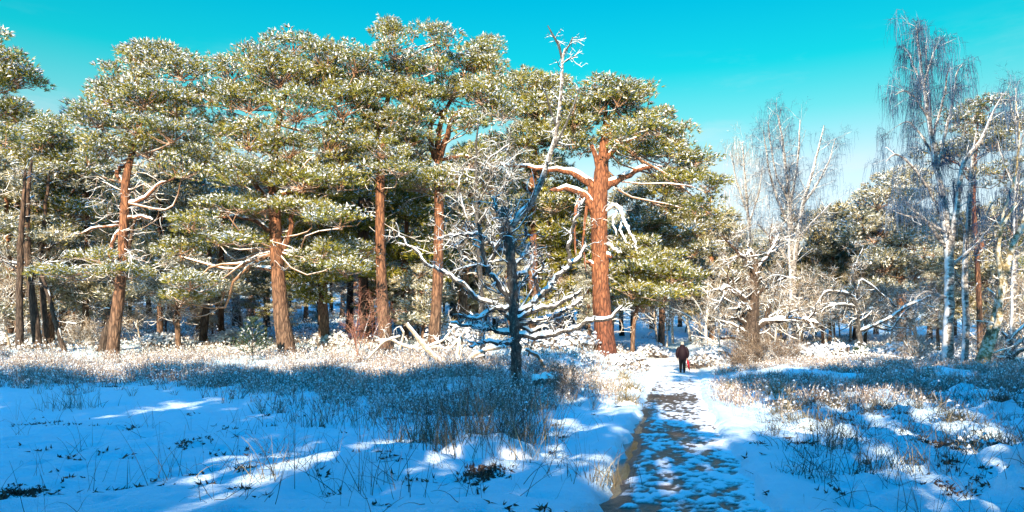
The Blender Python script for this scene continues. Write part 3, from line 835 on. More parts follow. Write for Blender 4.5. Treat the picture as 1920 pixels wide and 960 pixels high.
hero_pine('pine_tree', 'thin stemmed pine with snowy tufted top between the right hand birches', 42,
    [(1838, 660, 12), (1836, 560, 11), (1832, 460, 10), (1826, 380, 9), (1830, 300, 6), (1835, 205, 3)],
    [(1835, 205, 44, 15), (1800, 228, 34, 13), (1882, 235, 42, 16), (1862, 268, 44, 14), (1768, 290, 34, 9), (1885, 322, 42, 16), (1910, 380, 36, 20), (1815, 275, 30, 11), (1900, 430, 34, 16)],
    [[(1828, 330, 6), (1800, 310, 4), (1775, 298, 3)], [(1830, 300, 6), (1860, 275, 4), (1885, 262, 3)]], seed=31, group=PG, snow=0.6, needle='needles_far', bare=8)
hero_pine('pine_tree', 'olive pine filling the gap right behind the red trunked pine', 56,
    [(1240, 640, 14), (1242, 560, 13), (1245, 480, 11), (1248, 400, 7), (1250, 335, 3)],
    [(1240, 345, 40, 14), (1225, 370, 46, 16), (1278, 395, 44, 16), (1215, 418, 40, 16), (1262, 440, 44, 15), (1310, 432, 34, 14), (1228, 462, 40, 14), (1190, 440, 34, 14), (1300, 470, 40, 12), (1180, 380, 34, 14)],
    [], seed=35, snow=0.55, needle='needles_far', bare=8)
hero_pine('young_pine', 'bushy low pine with snowy boughs leaning over the path behind the walker', 47,
    [(1186, 655, 10), (1188, 610, 9), (1198, 560, 7), (1208, 510, 4), (1212, 480, 2)],
    [(1195, 480, 48, 14), (1238, 492, 46, 15), (1180, 510, 46, 14), (1262, 515, 46, 15), (1215, 528, 50, 15), (1285, 525, 30, 12), (1185, 545, 44, 14), (1245, 555, 44, 13), (1160, 520, 30, 14), (1205, 575, 40, 10)],
    [], seed=32, group=None, snow=0.62, bare=4, back=0.4, limb_r=0.04)
hero_pine('young_pine', 'small frosted pine with layered pale boughs between two orange trunks', 42,
    [(792, 640, 8), (794, 600, 7), (790, 550, 6), (786, 500, 3)],
    [(785, 512, 26, 10), (770, 540, 34, 10), (805, 545, 30, 9), (785, 572, 40, 9), (770, 600, 36, 8), (805, 605, 30, 8)], [], seed=33, snow=0.95, needle='needles_frosted', bare=2, back=0.4, limb_r=0.03, depth=0.5)
hero_pine('young_pine', 'wide spreading young pine with drooping white boughs beside the broad trunk', 39,
    [(335, 655, 12), (332, 600, 11), (338, 550, 9), (345, 500, 5)],
    [(345, 500, 46, 12), (395, 512, 46, 12), (320, 530, 44, 11), (372, 545, 46, 11), (420, 540, 36, 11), (330, 565, 40, 10), (290, 545, 30, 9)], [], seed=34, snow=0.9, needle='needles_frosted', bare=8, back=0.4, limb_r=0.04)

# pale frosted pines standing close behind, whose boughs close the gaps between the front trunks
def fill_pine(label, px, Y, top, bot, hw, seed, needle='needles_frosted', snow=0.9, n=15):
    r = np.random.default_rng(seed)
    b = []
    for k in range(n):
        t = (k + r.random()) / n
        y = top + (bot - top) * t
        wdt = hw * (0.35 + 0.65 * math.sin(math.pi * min(1, 0.15 + 0.75 * t)))
        b.append((px + (1 if k % 2 else -1) * wdt * r.uniform(0.1, 0.9), y, 40 * r.uniform(0.8, 1.2), 12 * r.uniform(0.8, 1.3)))
    x2 = px + r.normal(0, 10)
    hero_pine('pine_tree', label, Y, [(px, 640, 13), (px, 560, 12), ((px + x2) / 2, 450, 10), (x2, (top + 400) / 2, 7), (x2, top - 6, 3)], b, [], seed=seed, group='frosted pines close behind the front row', snow=snow, needle=needle, bare=12, back=0.2, fill=0.05, subs=False, dens=0.75, pad_r=0.68, blade=(0.28, 0.046), cap_r=0.075, tufts=36)
fill_pine('frosted pine behind the gap between the left edge pines and the tall left pine', 160, 43, 300, 590, 80, 611)
fill_pine('frosted pine between the tall left pine and the broad trunk', 300, 43, 290, 560, 90, 612, n=17)
fill_pine('frosted pine behind the left side of the broad pine', 415, 44, 330, 570, 80, 613)
fill_pine('greener pine close behind the right side of the broad pine', 605, 42, 330, 560, 80, 614, 'needles', 0.5)
fill_pine('green pine behind the tallest orange trunk', 760, 45, 330, 560, 80, 615, 'needles', 0.5)
fill_pine('frosted pine behind the forked trunk and the dead tree', 900, 50, 400, 580, 70, 616, n=12)
fill_pine('pine behind the dead tree on its right', 1050, 50, 360, 590, 70, 617, 'needles', 0.5)
fill_pine('frosted pine at the left edge under the dark edge pine', 20, 41, 300, 600, 80, 618)
fill_pine('pale frosted pine right of the low leaning pine beyond the bend', 1335, 62, 410, 600, 60, 619, n=12)
fill_pine('pale frosted pine left of the broken snag', 1440, 64, 470, 600, 60, 620, n=12)
fill_pine('cream frosted pine above the arching branches', 1560, 58, 400, 590, 70, 621, n=13)
fill_pine('frosted pine between the snag and the arching branches', 1500, 60, 500, 620, 60, 622, n=10)
fill_pine('frosted pine right of the tall weeping birch', 1850, 50, 420, 620, 70, 623, n=12)

# ------------------------------------------------------------------ the wood behind: five pine forms, copied
def generic_pine(name, seed, H, R, base, nb, loc, label, group, needle='needles', snow=0.55, lean=0.05, bark='pine_bark', blade=(0.28, 0.055), tufts=30, dens=0.8, pad=0.7, bare=26, keep=None, bk=4, bare_pads=False):
    rng = np.random.default_rng(seed)
    root = empty(name, loc, label, 'tree', group)
    z = np.linspace(-0.3, H * 0.97, 16)
    lx, ly = rng.normal(0, lean, 2)
    T = np.stack([lx * z + 0.18 * np.sin(z * 0.55 + seed), ly * z + 0.18 * np.sin(z * 0.43 + seed * 2), z], 1)
    r0 = 0.021 * H
    TR = r0 * np.interp(z / H, [-0.1, 0, 0.05, 0.5, 1], [1.4, 1.3, 1.0, 0.72, 0.1])
    build('trunk', [(*tubes(T, TR, 9, 0.04, rng), bark)], root, smooth=True)
    blobs = []
    for i in range(nb):
        t = (i + rng.random()) / nb
        zz = H * (base + (1 - base) * t)
        prof = math.sin(math.pi * min(1, 0.12 + 0.80 * t)) ** 0.7 if t < 0.94 else 0.25
        th = i * 2.4 + rng.normal(0, 0.4)
        rr = R * prof * rng.uniform(0.35, 1.0)
        tx = np.interp(zz, z, T[:, 0]); ty = np.interp(zz, z, T[:, 1])
        s = rng.uniform(0.7, 1.25) * (0.6 + 0.4 * prof)
        blobs.append(((tx + math.cos(th) * rr, ty + math.sin(th) * rr, zz), (1.25 * s, 1.25 * s, 0.5 * s), 1.0))
    kp = None
    if keep is not None:
        kp = lambda pc: keep(pc + np.array(loc))
    nd_, sn, br = crown_parts(blobs, T, rng, dens, snow, pad, tufts, blade, bk, needle, 0.06, 0.075, kp, 'pine_branch', bare_pads)
    P, R_ = [], []
    for _ in range(bare):
        z0 = H * rng.uniform(0.15, base + 0.15)
        a = np.array([np.interp(z0, z, T[:, 0]), np.interp(z0, z, T[:, 1]), z0])
        th = rng.uniform(0, 6.28); L = rng.uniform(0.7, 2.4)
        e_ = a + np.array([math.cos(th) * L, math.sin(th) * L, rng.uniform(-0.4, 0.35) * L])
        c = wiggle_curve(a, e_, 6, rng, -0.04, 0.1)
        P.append(c); R_.append(np.linspace(0.03, 0.007, 6))
        for _k in range(3):
            q = c[rng.integers(2, 5)]; d = unit((e_ - a) * 0.6 + rng.normal(0, 0.6 * L, 3))
            P.append(wiggle_curve(q, q + d * rng.uniform(0.4, 1.0), 6, rng, 0.06, 0.1)); R_.append(np.linspace(0.013, 0.005, 6))
    if P:
        P, R_ = np.array(P), np.array(R_)
        br.append((*tubes(P, R_, 3), 'pine_branch')); sn.append((*snow_strips(P, R_, 1.1, 0.012, 0.035, 0.3, rng), 'snow_clump'))
    build('branches', br, root)
    c_ = build('crown', nd_, root)
    if sn: build('snow', sn, c_)
    return root
WG = 'pines of the wood behind the front row'
WL = {'seedling': 'young frosted pine under the front trees', 'dark': 'dark pine standing in the deep shade of the wood behind the front pines', 'pale': 'pale frosted pine far back beyond the bare trees on the right',
      'low': 'small frosted understorey pine between the trunks deep in the wood', 'slope': 'distant pine on the wooded slope behind everything',
      'mid': 'pine with snow flecked crown filling the gap behind the front row'}
WGK = {'seedling': 'young pines under the front trees', 'dark': WG + ', dark', 'mid': WG, 'pale': 'frosted pines beyond the bare trees', 'low': 'understorey pines in the wood', 'slope': 'pines on the far slope'}
NOTES = []
protos = []
def place_proto(i, x, y, sc, kind, rz):
    label = WL[kind]
    z = gz(x, y)
    def note(o):
        NOTES.append((o, kind, CX + x / y * F, y)); return o
    if protos[i][1]:
        protos[i][1] = False
        r = protos[i][0]
        r.location = (x, y, z); r.rotation_euler = (0, 0, rz); r.scale = (sc,) * 3; r['label'] = label; r['group'] = WGK[kind]
        return note(r)
    return note(dup(protos[i][0], (x, y, z), rz, sc, label, WGK[kind]))
for i, (sd, H, R, base, nb, nee, sn_, bk_) in enumerate([
        (101, 14, 3.0, 0.36, 24, 'needles', 0.5, 'pine_bark'), (102, 15, 2.6, 0.50, 20, 'needles', 0.5, 'dark_bark'), (103, 12, 3.1, 0.30, 24, 'needles', 0.6, 'dark_bark'),
        (104, 13, 3.2, 0.25, 26, 'needles_frosted', 1.0, 'pine_bark'), (105, 11, 3.0, 0.2, 24, 'needles_brown', 0.85, 'pine_bark')]):
    protos.append([generic_pine('pine_tree', sd, H, R, base, nb, (0, 0, 0), WL['mid'], WG, nee, sn_, 0.05, bk_), True])
rngw = np.random.default_rng(77)
# (px, distance) of the trunks that can be seen between the front pines, then a fill
seen = [(38, 44, 0), (62, 47, 1), (120, 50, 0), (150, 60, 2), (300, 58, 1), (325, 64, 0), (378, 50, 1), (408, 55, 0), (440, 60, 1), (275, 70, 2), (470, 66, 0), (605, 46, 1), (600, 62, 0),
        (640, 66, 2), (660, 50, 1), (688, 49, 0), (748, 58, 0), (765, 70, 1), (790, 62, 2), (845, 60, 1), (905, 58, 2), (930, 70, 0), (965, 62, 1), (1045, 60, 2), (1090, 66, 1), (1070, 74, 0),
        (1165, 72, 2), (10, 56, 1), (-40, 50, 0), (-90, 46, 1), (-130, 60, 2), (90, 66, 2), (200, 64, 1), (230, 76, 0), (540, 70, 1), (505, 58, 2), (1220, 78, 2), (1275, 82, 4)]
for px, Y, i in seen:
    place_proto(i, wx(px, Y), Y, rngw.uniform(0.82, 1.05), 'dark' if i == 1 else 'mid', rngw.uniform(0, 6.28))
for k in range(34):
    px = -150 + 1380 * (k + rngw.random()) / 34; Y = rngw.uniform(72, 110)
    place_proto(int(rngw.integers(0, 3)), wx(px, Y), Y, rngw.uniform(0.9, 1.15), 'mid', rngw.uniform(0, 6.28))
for k in range(60):                                     # low understorey pines filling the depth of the wood
    px = -160 + 1400 * (k + rngw.random()) / 60; Y = rngw.uniform(54, 100)
    place_proto((3, 2, 4, 0)[k % 4], wx(px, Y), Y, rngw.uniform(0.5, 0.8), 'low', rngw.uniform(0, 6.28))
for k in range(22):                                     # seedlings and low boughs under the front pines
    px = -60 + 1230 * (k + rngw.random()) / 22; Y = rngw.uniform(43, 54)
    place_proto((3, 2, 3, 4)[k % 4], wx(px, Y), Y, rngw.uniform(0.24, 0.42), 'seedling', rngw.uniform(0, 6.28))
for k in range(60):                                     # the wooded slope beyond
    px = -150 + 2250 * (k + rngw.random()) / 60; Y = rngw.uniform(105, 170)
    if 1225 < px < 1290: continue
    place_proto(int(rngw.integers(0, 5)) if px < 1200 else int(rngw.integers(3, 5)), wx(px, Y), Y, rngw.uniform(0.8, 1.15) * (1 if px < 1300 else 0.8), 'slope', rngw.uniform(0, 6.28))
for px, Y, i, sc in [(1330, 76, 4, .85), (1375, 72, 3, .7), (1440, 80, 4, .8), (1560, 66, 4, .85), (1530, 74, 3, .75), (1600, 62, 3, .7), (1640, 70, 3, .8), (1740, 60, 3, .8), (1790, 66, 4, .8), (1860, 58, 3, .75),
                     (1905, 62, 3, .85), (1950, 56, 3, .9), (2000, 64, 3, .9), (1480, 84, 3, .8), (1410, 92, 3, .85), (1580, 88, 4, .9), (1690, 84, 3, .9), (1840, 80, 4, .9), (2050, 60, 2, .9), (1300, 92, 3, .8), (1350, 96, 4, .85),
                     (1930, 48, 2, .8), (2010, 50, 0, .9), (2080, 46, 1, .9), (1620, 54, 3, .45), (1545, 52, 3, .4), (1760, 50, 3, .42), (1465, 60, 4, .5)]:
    place_proto(i, wx(px, Y), Y, sc, 'pale', rngw.uniform(0, 6.28))

# ------------------------------------------------------------------ bare trees
def grow(p, d, L, r, lev, maxl, out, rng, n_ch, up=0.15, wig=0.12, ratio=0.62, spread=0.75, r_ratio=0.5, t0=0.25, K=5):
    pts = [np.array(p, float)]
    dd = np.array(d, float)
    for k in range(K - 1):
        dd = unit(dd + rng.normal(0, wig, 3) + np.array([0, 0, up * 0.25]))
        pts.append(pts[-1] + dd * L / (K - 1))
    P = np.array(pts)
    out.setdefault(lev, []).append((P, np.linspace(r, r * r_ratio, K)))
    if lev < maxl:
        n = n_ch[lev]
        for i in range(n):
            t = t0 + (1 - t0) * (i + rng.random()) / n
            q = P[0] + 0; j = t * (K - 1); a = int(min(j, K - 2)); q = P[a] + (P[a + 1] - P[a]) * (j - a)
            tn = unit(P[a + 1] - P[a])
            side = unit(np.cross(tn, rng.normal(0, 1, 3)))
            nd_ = unit(tn * (1 - spread * 0.5) + side * spread)
            grow(q, nd_, L * ratio * rng.uniform(0.7, 1.2) * (1.1 - 0.45 * t), r * (1 - (1 - r_ratio) * t) * 0.6, lev + 1, maxl, out, rng, n_ch, up, wig * 1.1, ratio, spread, 0.4, 0.2, K)
def wood_parts(out, bark, twig, rng, snow_to=1, snow_h=1.0, twig_n=0, twig_len=0.3, twig_w=0.012, sides=(8, 5, 4, 3, 3), gap=0.25):
    pr, sn = [], []
    last = max(out)
    for lev, l in sorted(out.items()):
        kk = min(len(a) for a, b in l)
        l = [(a, b) if len(a) == kk else (resample(a, kk), np.interp(np.linspace(0, 1, kk), np.linspace(0, 1, len(b)), b)) for a, b in l]
        P = np.array([a for a, b in l]); R = np.array([b for a, b in l])
        pr.append((*tubes(P, R, sides[min(lev, 4)], 0.04 if lev < 2 else 0, rng), bark if lev < last else twig))
        if lev <= snow_to:
            sn.append((*snow_strips(P, R, snow_h, 0.006, 0.05, gap, rng), 'snow_clump'))
        if lev == last and twig_n:
            K = P.shape[1]
            C = P[:, 1:].reshape(-1, 3); D = unit(np.gradient(P, axis=1)[:, 1:].reshape(-1, 3))
            pr.append((*blades(C, D, twig_len, twig_w, twig_n, 0.6, rng), twig))
    return pr, sn
def traced(polys, Y, O, rng, depth=1.2, K=None, jit=0.0, thin=0.85):
    """pixel polylines with widths -> list of (P, R) round the tree at distance Y; the depth of each limb is its own"""
    res = []
    for j, pts in enumerate(polys):
        dy0 = rng.uniform(-depth, depth) if j else 0.0
        n = len(pts)
        q = []
        for i, (x, y, wd) in enumerate(pts):
            dy = dy0 * (i / max(1, n - 1))
            q.append([wx(x, Y + dy) - O[0], dy, wz(y, Y + dy) - O[2], wd * thin / F * Y / 2])
        q = resample(q, max(8, n * 4), 1)
        if jit:
            q[1:-1, :3] += rng.normal(0, 1, (len(q) - 2, 3)) * jit
        res.append(q)
    return res

# ---- the dead tree in the middle
rng = np.random.default_rng(300)
Y = 24.5
ox = wx(968, Y); O = np.array([ox, Y, gz(ox, Y)])
root = empty('dead_tree', O, 'gaunt dead tree plastered with snow standing alone in the heather', 'tree')
trunk = [(972, 775, 34), (969, 735, 28), (967, 680, 26), (963, 600, 24), (962, 540, 23), (957, 480, 23), (951, 440, 22), (947, 405, 20), (944, 388, 12)]
leader = [(951, 445, 18), (968, 412, 17), (995, 382, 16), (1014, 345, 14), (1028, 300, 12), (1040, 265, 11), (1048, 215, 9), (1054, 150, 8), (1054, 110, 7), (1060, 92, 6)]
limbs = [
    [(965, 628, 13), (1010, 633, 11), (1060, 620, 10), (1100, 604, 9), (1142, 598, 7), (1166, 575, 5)],
    [(962, 592, 14), (995, 572, 12), (1022, 548, 11), (1050, 515, 10), (1080, 490, 8), (1097, 462, 6)],
    [(966, 612, 11), (1010, 602, 9), (1050, 588, 8), (1092, 560, 6)],
    [(966, 600, 11), (1005, 580, 9), (1040, 575, 8), (1066, 560, 7), (1090, 546, 5)],
    [(1068, 498, 9), (1066, 460, 8), (1072, 430, 7), (1084, 398, 6), (1098, 372, 5)],
    [(960, 625, 12), (920, 620, 10), (880, 612, 8), (845, 605, 5)],
    [(960, 600, 12), (930, 570, 10), (895, 560, 9), (865, 530, 8), (838, 512, 7), (800, 495, 6), (780, 470, 5), (757, 455, 4), (742, 418, 3)],
    [(958, 565, 12), (935, 535, 10), (915, 508, 9), (905, 470, 8), (899, 440, 6), (895, 418, 4)],
    [(914, 508, 9), (926, 475, 8), (938, 445, 6), (942, 420, 4)],
    [(955, 480, 10), (930, 462, 8), (905, 440, 7), (885, 437, 6), (850, 440, 5), (820, 447, 4)],
    [(960, 575, 10), (925, 580, 8), (890, 600, 6), (860, 590, 4)],
    [(957, 500, 8), (985, 478, 7), (992, 460, 5)], [(956, 520, 9), (985, 510, 7), (1000, 490, 5), (995, 455, 4)],
    [(950, 430, 8), (935, 400, 7), (925, 372, 5)], [(962, 640, 10), (935, 645, 8), (905, 640, 6), (880, 650, 4)],
    [(1010, 545, 7), (1000, 520, 6), (1020, 495, 4), (1012, 470, 3)], [(985, 430, 6), (990, 445, 4), (978, 458, 3)],
    [(963, 608, 9), (1000, 625, 8), (1040, 600, 6), (1062, 592, 4)]]
tops = [[(1054, 112, 6), (1048, 85, 5), (1036, 65, 4), (1027, 48, 2)], [(1058, 98, 5), (1068, 84, 4), (1074, 70, 3)], [(1051, 120, 4), (1066, 112, 3), (1080, 104, 2)],
        [(1044, 240, 6), (1030, 200, 5), (1022, 170, 3)], [(1036, 280, 7), (1056, 245, 5), (1075, 200, 4), (1088, 165, 3)]]
tr = traced([trunk], Y, O, rng, thin=0.82, jit=0.035)[0]
build('trunk', [(*tubes(tr[:, :3], tr[:, 3], 12, 0.05, rng), 'dead_bark')], root, smooth=True)
ld = traced([leader], Y, O, rng, thin=0.74)[0]
o = build('leader', [(*tubes(ld[:, :3], ld[:, 3], 9, 0.04, rng), 'birch_bark')], root, smooth=True)  # dead wood in pale birch material: the leader's sunlight put into its colour
build('snow', [(*snow_strips(ld[:, :3], ld[:, 3], 0.5, 0.012, 0.05, 0.2, rng), 'snow_clump')], o, smooth=True)
tw = {}
for q in traced(limbs, Y, O, rng, 1.6, jit=0.03, thin=0.98):
    o = build('limb', [(*tubes(q[:, :3], q[:, 3], 7, 0.06, rng), 'dead_bark')], root, smooth=True)
    build('snow', [(*snow_strips(q[:, :3], q[:, 3], 0.7, 0.015, 0.045, 0.15, rng), 'snow_clump')], o, smooth=True)
    n = len(q)
    for _ in range(10):                                  # crooked spurs along each limb
        i0 = rng.integers(n // 4, n - 1)
        d = unit(q[i0, :3] - q[i0 - 1, :3]) * 0.5 + unit(rng.normal(0, 1, 3)) * 0.8 + np.array([0, 0, 0.25])
        grow(q[i0, :3], unit(d), rng.uniform(0.25, 0.75), q[i0, 3] * 0.4, 0, 2, tw, rng, (4, 3), 0.1, 0.28, 0.65, 0.9)
for q in traced(tops, Y, O, rng, 0.4):
    o = build('limb', [(*tubes(q[:, :3], q[:, 3], 6, 0.05, rng), 'dead_bark')], root, smooth=True)
    for _ in range(5):
        i0 = rng.integers(3, len(q))
        grow(q[i0, :3], unit(rng.normal(0, 1, 3) + np.array([0, 0, 0.4])), rng.uniform(0.25, 0.5), 0.012, 0, 2, tw, rng, (3, 4), 0.1, 0.3, 0.7, 0.9)
for _ in range(16):
    i0 = rng.integers(6, len(ld) - 4)
    grow(ld[i0, :3], unit(rng.normal(0, 1, 3)), rng.uniform(0.3, 0.7), 0.018, 0, 2, tw, rng, (3, 3), 0.1, 0.25, 0.65, 0.9)
for _ in range(20):                                      # the tangle of lesser limbs low down
    k_ = rng.integers(int(len(tr) * 0.35), int(len(tr) * 0.92))
    th = rng.uniform(0, 6.28)
    grow(tr[k_, :3], unit(np.array([math.cos(th), math.sin(th), rng.uniform(-0.5, 0.2)])), rng.uniform(1.0, 2.3), rng.uniform(0.025, 0.05), 0, 2, tw, rng, (5, 4), 1.1, 0.34, 0.5, 0.9, K=7)
pr, sn = wood_parts(tw, 'dead_bark', 'dead_bark', rng, 1, 0.9, sides=(5, 3, 3, 3, 3), gap=0.3)
o = build('branches', pr, root); build('snow', sn, o)

# ---- frosted dead tree behind it, to its left
def traced_bare(name, label, Y, trunks, bark, twig, seed, spurs=10, spur_L=(0.5, 1.2), levels=(3, 4), twig_n=2, twig_len=0.3, twig_w=0.014, depth=1.5, snow_h=0.9, group=None, foot=True, cat='tree', up=0.15, gap=0.3, thin=0.85):
    rng = np.random.default_rng(seed)
    ox = wx(trunks[0][0][0], Y); O = np.array([ox, Y, gz(ox, Y)])
    root = empty(name, O, label, cat, group)
    tw = {}
    for j, q in enumerate(traced(trunks, Y, O, rng, depth, jit=0.02, thin=thin)):
        if j == 0 and foot:
            q = np.vstack([np.r_[q[0, :2], min(-0.3, q[0, 2] - 0.2), q[0, 3] * 1.15], q])
        o = build('trunk' if j == 0 else 'limb', [(*tubes(q[:, :3], q[:, 3], 9 if j == 0 else 6, 0.045, rng), bark)], root, smooth=True)
        build('snow', [(*snow_strips(q[:, :3], q[:, 3], snow_h * 0.6, 0.015, 0.06, gap, rng), 'snow_clump')], o, smooth=True)
        n = len(q)
        for _ in range(spurs):
            i0 = rng.integers(n // 3 if j == 0 else 2, n)
            d = unit(q[i0, :3] - q[i0 - 1, :3]) * 0.6 + unit(rng.normal(0, 1, 3)) * 0.8
            grow(q[i0, :3], unit(d), rng.uniform(*spur_L), max(0.012, q[i0, 3] * 0.45), 0, 2, tw, rng, levels, up, 0.2, 0.65, 0.85)
    pr, sn = wood_parts(tw, bark, twig, rng, 1, snow_h, twig_n, twig_len, twig_w, sides=(5, 3, 3, 3, 3), gap=gap)
    o = build('branches', pr, root); build('snow', sn, o)
    return root, O
traced_bare('dead_tree', 'thin leafless tree with pale frosted twigs just left of the dead tree', 31,
    [[(905, 650, 12), (902, 560, 11), (898, 480, 10), (894, 400, 9), (892, 330, 7), (893, 270, 5), (896, 225, 3)],
     [(898, 420, 7), (925, 380, 6), (950, 340, 4), (960, 290, 3)], [(896, 440, 7), (870, 400, 6), (860, 350, 4), (868, 310, 3)], [(893, 350, 5), (915, 300, 4), (955, 270, 3), (958, 235, 2)],
     [(897, 470, 6), (930, 440, 5), (940, 400, 3)], [(899, 500, 6), (865, 480, 5), (845, 440, 3)], [(893, 390, 5), (925, 330, 4), (940, 300, 3), (955, 330, 2)]],
    'dead_bark', 'frosted_twig', 41, 14, (0.5, 1.2), (3, 3), 1, 0.3, 0.014, 1.2, 0.5)

# ---- birches
def birch(name, label, Y, polys, seed, n_str, zone, bark='birch_bark', str_len=(0.8, 2.2), group=None, spurs=8, twig='birch_twig', strw=0.02, main=1, up=0.1, spur_L=(0.6, 1.5)):
    """polys traced; drooping twig strands hang from the branches within `zone` (lowest height of the strands, m)"""
    rng = np.random.default_rng(seed)
    ox = wx(polys[0][0][0], Y); O = np.array([ox, Y, gz(ox, Y)])
    root = empty(name, O, label, 'tree', group)
    tw = {}; allp = []
    for j, q in enumerate(traced(polys, Y, O, rng, 1.3, jit=0.015)):
        if j == 0:
            q = np.vstack([np.r_[q[0, :2], min(-0.3, q[0, 2] - 0.2), q[0, 3] * 1.15], q])
        o = build('trunk' if j < main else 'limb', [(*tubes(q[:, :3], q[:, 3], 9, 0.04, rng), bark)], root, smooth=True)
        if j >= main:
            build('snow', [(*snow_strips(q[:, :3], q[:, 3] * 0.8, 0.3, 0.006, 0.025, 0.5, rng), 'snow_clump')], o, smooth=True)
        n = len(q)
        for _ in range(spurs if j else spurs * 3):
            i0 = rng.integers(n // 3 if j < main else 2, n)
            d = unit(q[i0, :3] - q[i0 - 1, :3]) * 0.7 + unit(rng.normal(0, 1, 3)) * 0.7
            grow(q[i0, :3], unit(d), rng.uniform(*spur_L), max(0.010, q[i0, 3] * 0.24), 0, 2, tw, rng, (4, 3), up, 0.16, 0.65, 0.8)
    for lev in (1, 2):
        for P, R in tw.get(lev, []):
            allp.append(P[2:])
    pr, sn = wood_parts(tw, bark, twig, rng, 0, 0.5, 1, 0.3, 0.012, sides=(4, 3, 3, 3, 3), gap=0.6)
    allp = np.concatenate(allp); allp = allp[allp[:, 2] > zone]
    st = allp[rng.integers(0, len(allp), n_str)]
    K = 6
    L = rng.uniform(*str_len, n_str)
    hd = rng.uniform(0, 2 * np.pi, n_str); t = np.linspace(0, 1, K)
    outw = rng.uniform(0.15, 0.45, n_str)
    X = st[:, None, 0] + np.cos(hd)[:, None] * outw[:, None] * np.sqrt(t)[None] + rng.normal(0, 0.03, (n_str, K)) * t
    Yy = st[:, None, 1] + np.sin(hd)[:, None] * outw[:, None] * np.sqrt(t)[None] + rng.normal(0, 0.03, (n_str, K)) * t
    Z = st[:, None, 2] + 0.12 * np.sin(np.pi * np.minimum(1, t * 3))[None] - L[:, None] * (t ** 1.4)[None]
    Wd = strw * np.linspace(1.0, 0.5, K)[None] * rng.uniform(0.6, 1.3, (n_str, 1))
    pr.append((*ribbons(np.stack([X, Yy, Z], -1), Wd, rng), twig))
    o = build('branches', pr, root); build('snow', sn, o)
    return root
BG = 'birches'
birch('birch_tree', 'tall weeping birch on the right with drooping twigs high above the wood', 36,
    [[(1776, 690, 24), (1778, 640, 22), (1780, 560, 20), (1780, 480, 19), (1774, 420, 17), (1764, 350, 13), (1754, 303, 12), (1742, 231, 9), (1733, 168, 8), (1724, 105, 6), (1718, 51, 3)],
     [(1780, 480, 14), (1792, 400, 12), (1800, 340, 10), (1805, 303, 9), (1838, 267, 8), (1866, 204, 5), (1880, 177, 3)],
     [(1766, 360, 8), (1749, 294, 7), (1745, 231, 6), (1740, 150, 5), (1736, 87, 3), (1738, 73, 2)],
     [(1758, 321, 7), (1772, 249, 6), (1785, 195, 5), (1794, 132, 3), (1805, 121, 2)],
     [(1747, 258, 6), (1767, 195, 5), (1776, 141, 4), (1780, 127, 2)],
     [(1740, 222, 5), (1718, 186, 4), (1697, 168, 3), (1679, 178, 2)], [(1735, 177, 5), (1713, 123, 4), (1704, 96, 3), (1695, 88, 2)],
     [(1772, 420, 9), (1745, 360, 7), (1718, 321, 6), (1695, 295, 5), (1675, 288, 4), (1661, 303, 2)],
     [(1756, 312, 6), (1731, 258, 5), (1704, 226, 4), (1684, 235, 2)], [(1778, 470, 9), (1740, 420, 7), (1700, 380, 5), (1690, 372, 3)], [(1782, 500, 8), (1830, 460, 6), (1880, 400, 4), (1915, 370, 3)],
     [(1780, 440, 7), (1730, 410, 6), (1700, 405, 4), (1660, 390, 2)], [(1731, 159, 4), (1745, 114, 4), (1754, 87, 2)], [(1779, 560, 7), (1735, 545, 5), (1715, 560, 3)]],
    51, 3400, 7.5, str_len=(0.4, 1.6), spurs=10, group=BG, strw=0.016, spur_L=(0.4, 1.1), up=-0.05)
birch('birch_tree', 'slim snow plastered birch stem close beside the tall weeping birch', 37,
    [[(1808, 692, 15), (1812, 600, 14), (1808, 520, 13), (1812, 440, 11), (1820, 360, 9), (1822, 300, 6), (1830, 250, 3)],
     [(1810, 480, 6), (1840, 430, 5), (1860, 380, 3)], [(1812, 440, 6), (1790, 390, 4), (1788, 340, 3)]], 52, 300, 6, spurs=7, group=BG)
birch('birch_tree', 'leaning forked birch with yellow mossy bark near the right edge', 35,
    [[(1838, 690, 28), (1846, 660, 24), (1862, 610, 20), (1876, 560, 17), (1885, 510, 15), (1898, 460, 13), (1922, 410, 11), (1950, 350, 8), (1980, 270, 4)],
     [(1842, 685, 22), (1858, 650, 16), (1872, 600, 13), (1878, 540, 9), (1870, 470, 8), (1880, 420, 6), (1905, 380, 4)],
     [(1885, 520, 8), (1872, 470, 6), (1880, 400, 5), (1905, 330, 4), (1912, 250, 3), (1905, 190, 2)], [(1890, 490, 7), (1925, 470, 5), (1960, 480, 3)]],
    53, 300, 7, bark='mossy_birch_bark', spurs=10, group=BG)
birch('birch_tree', 'pale upright birch at the far right edge with bare snowy top', 40,
    [[(1898, 680, 12), (1900, 560, 11), (1905, 440, 10), (1903, 380, 9), (1910, 300, 7), (1905, 220, 5), (1905, 165, 3)],
     [(1908, 290, 5), (1925, 230, 4), (1930, 180, 2)], [(1905, 360, 5), (1880, 300, 4), (1868, 260, 2)], [(1906, 240, 4), (1895, 200, 3), (1890, 170, 2)]], 54, 250, 8, spurs=9, group=BG)
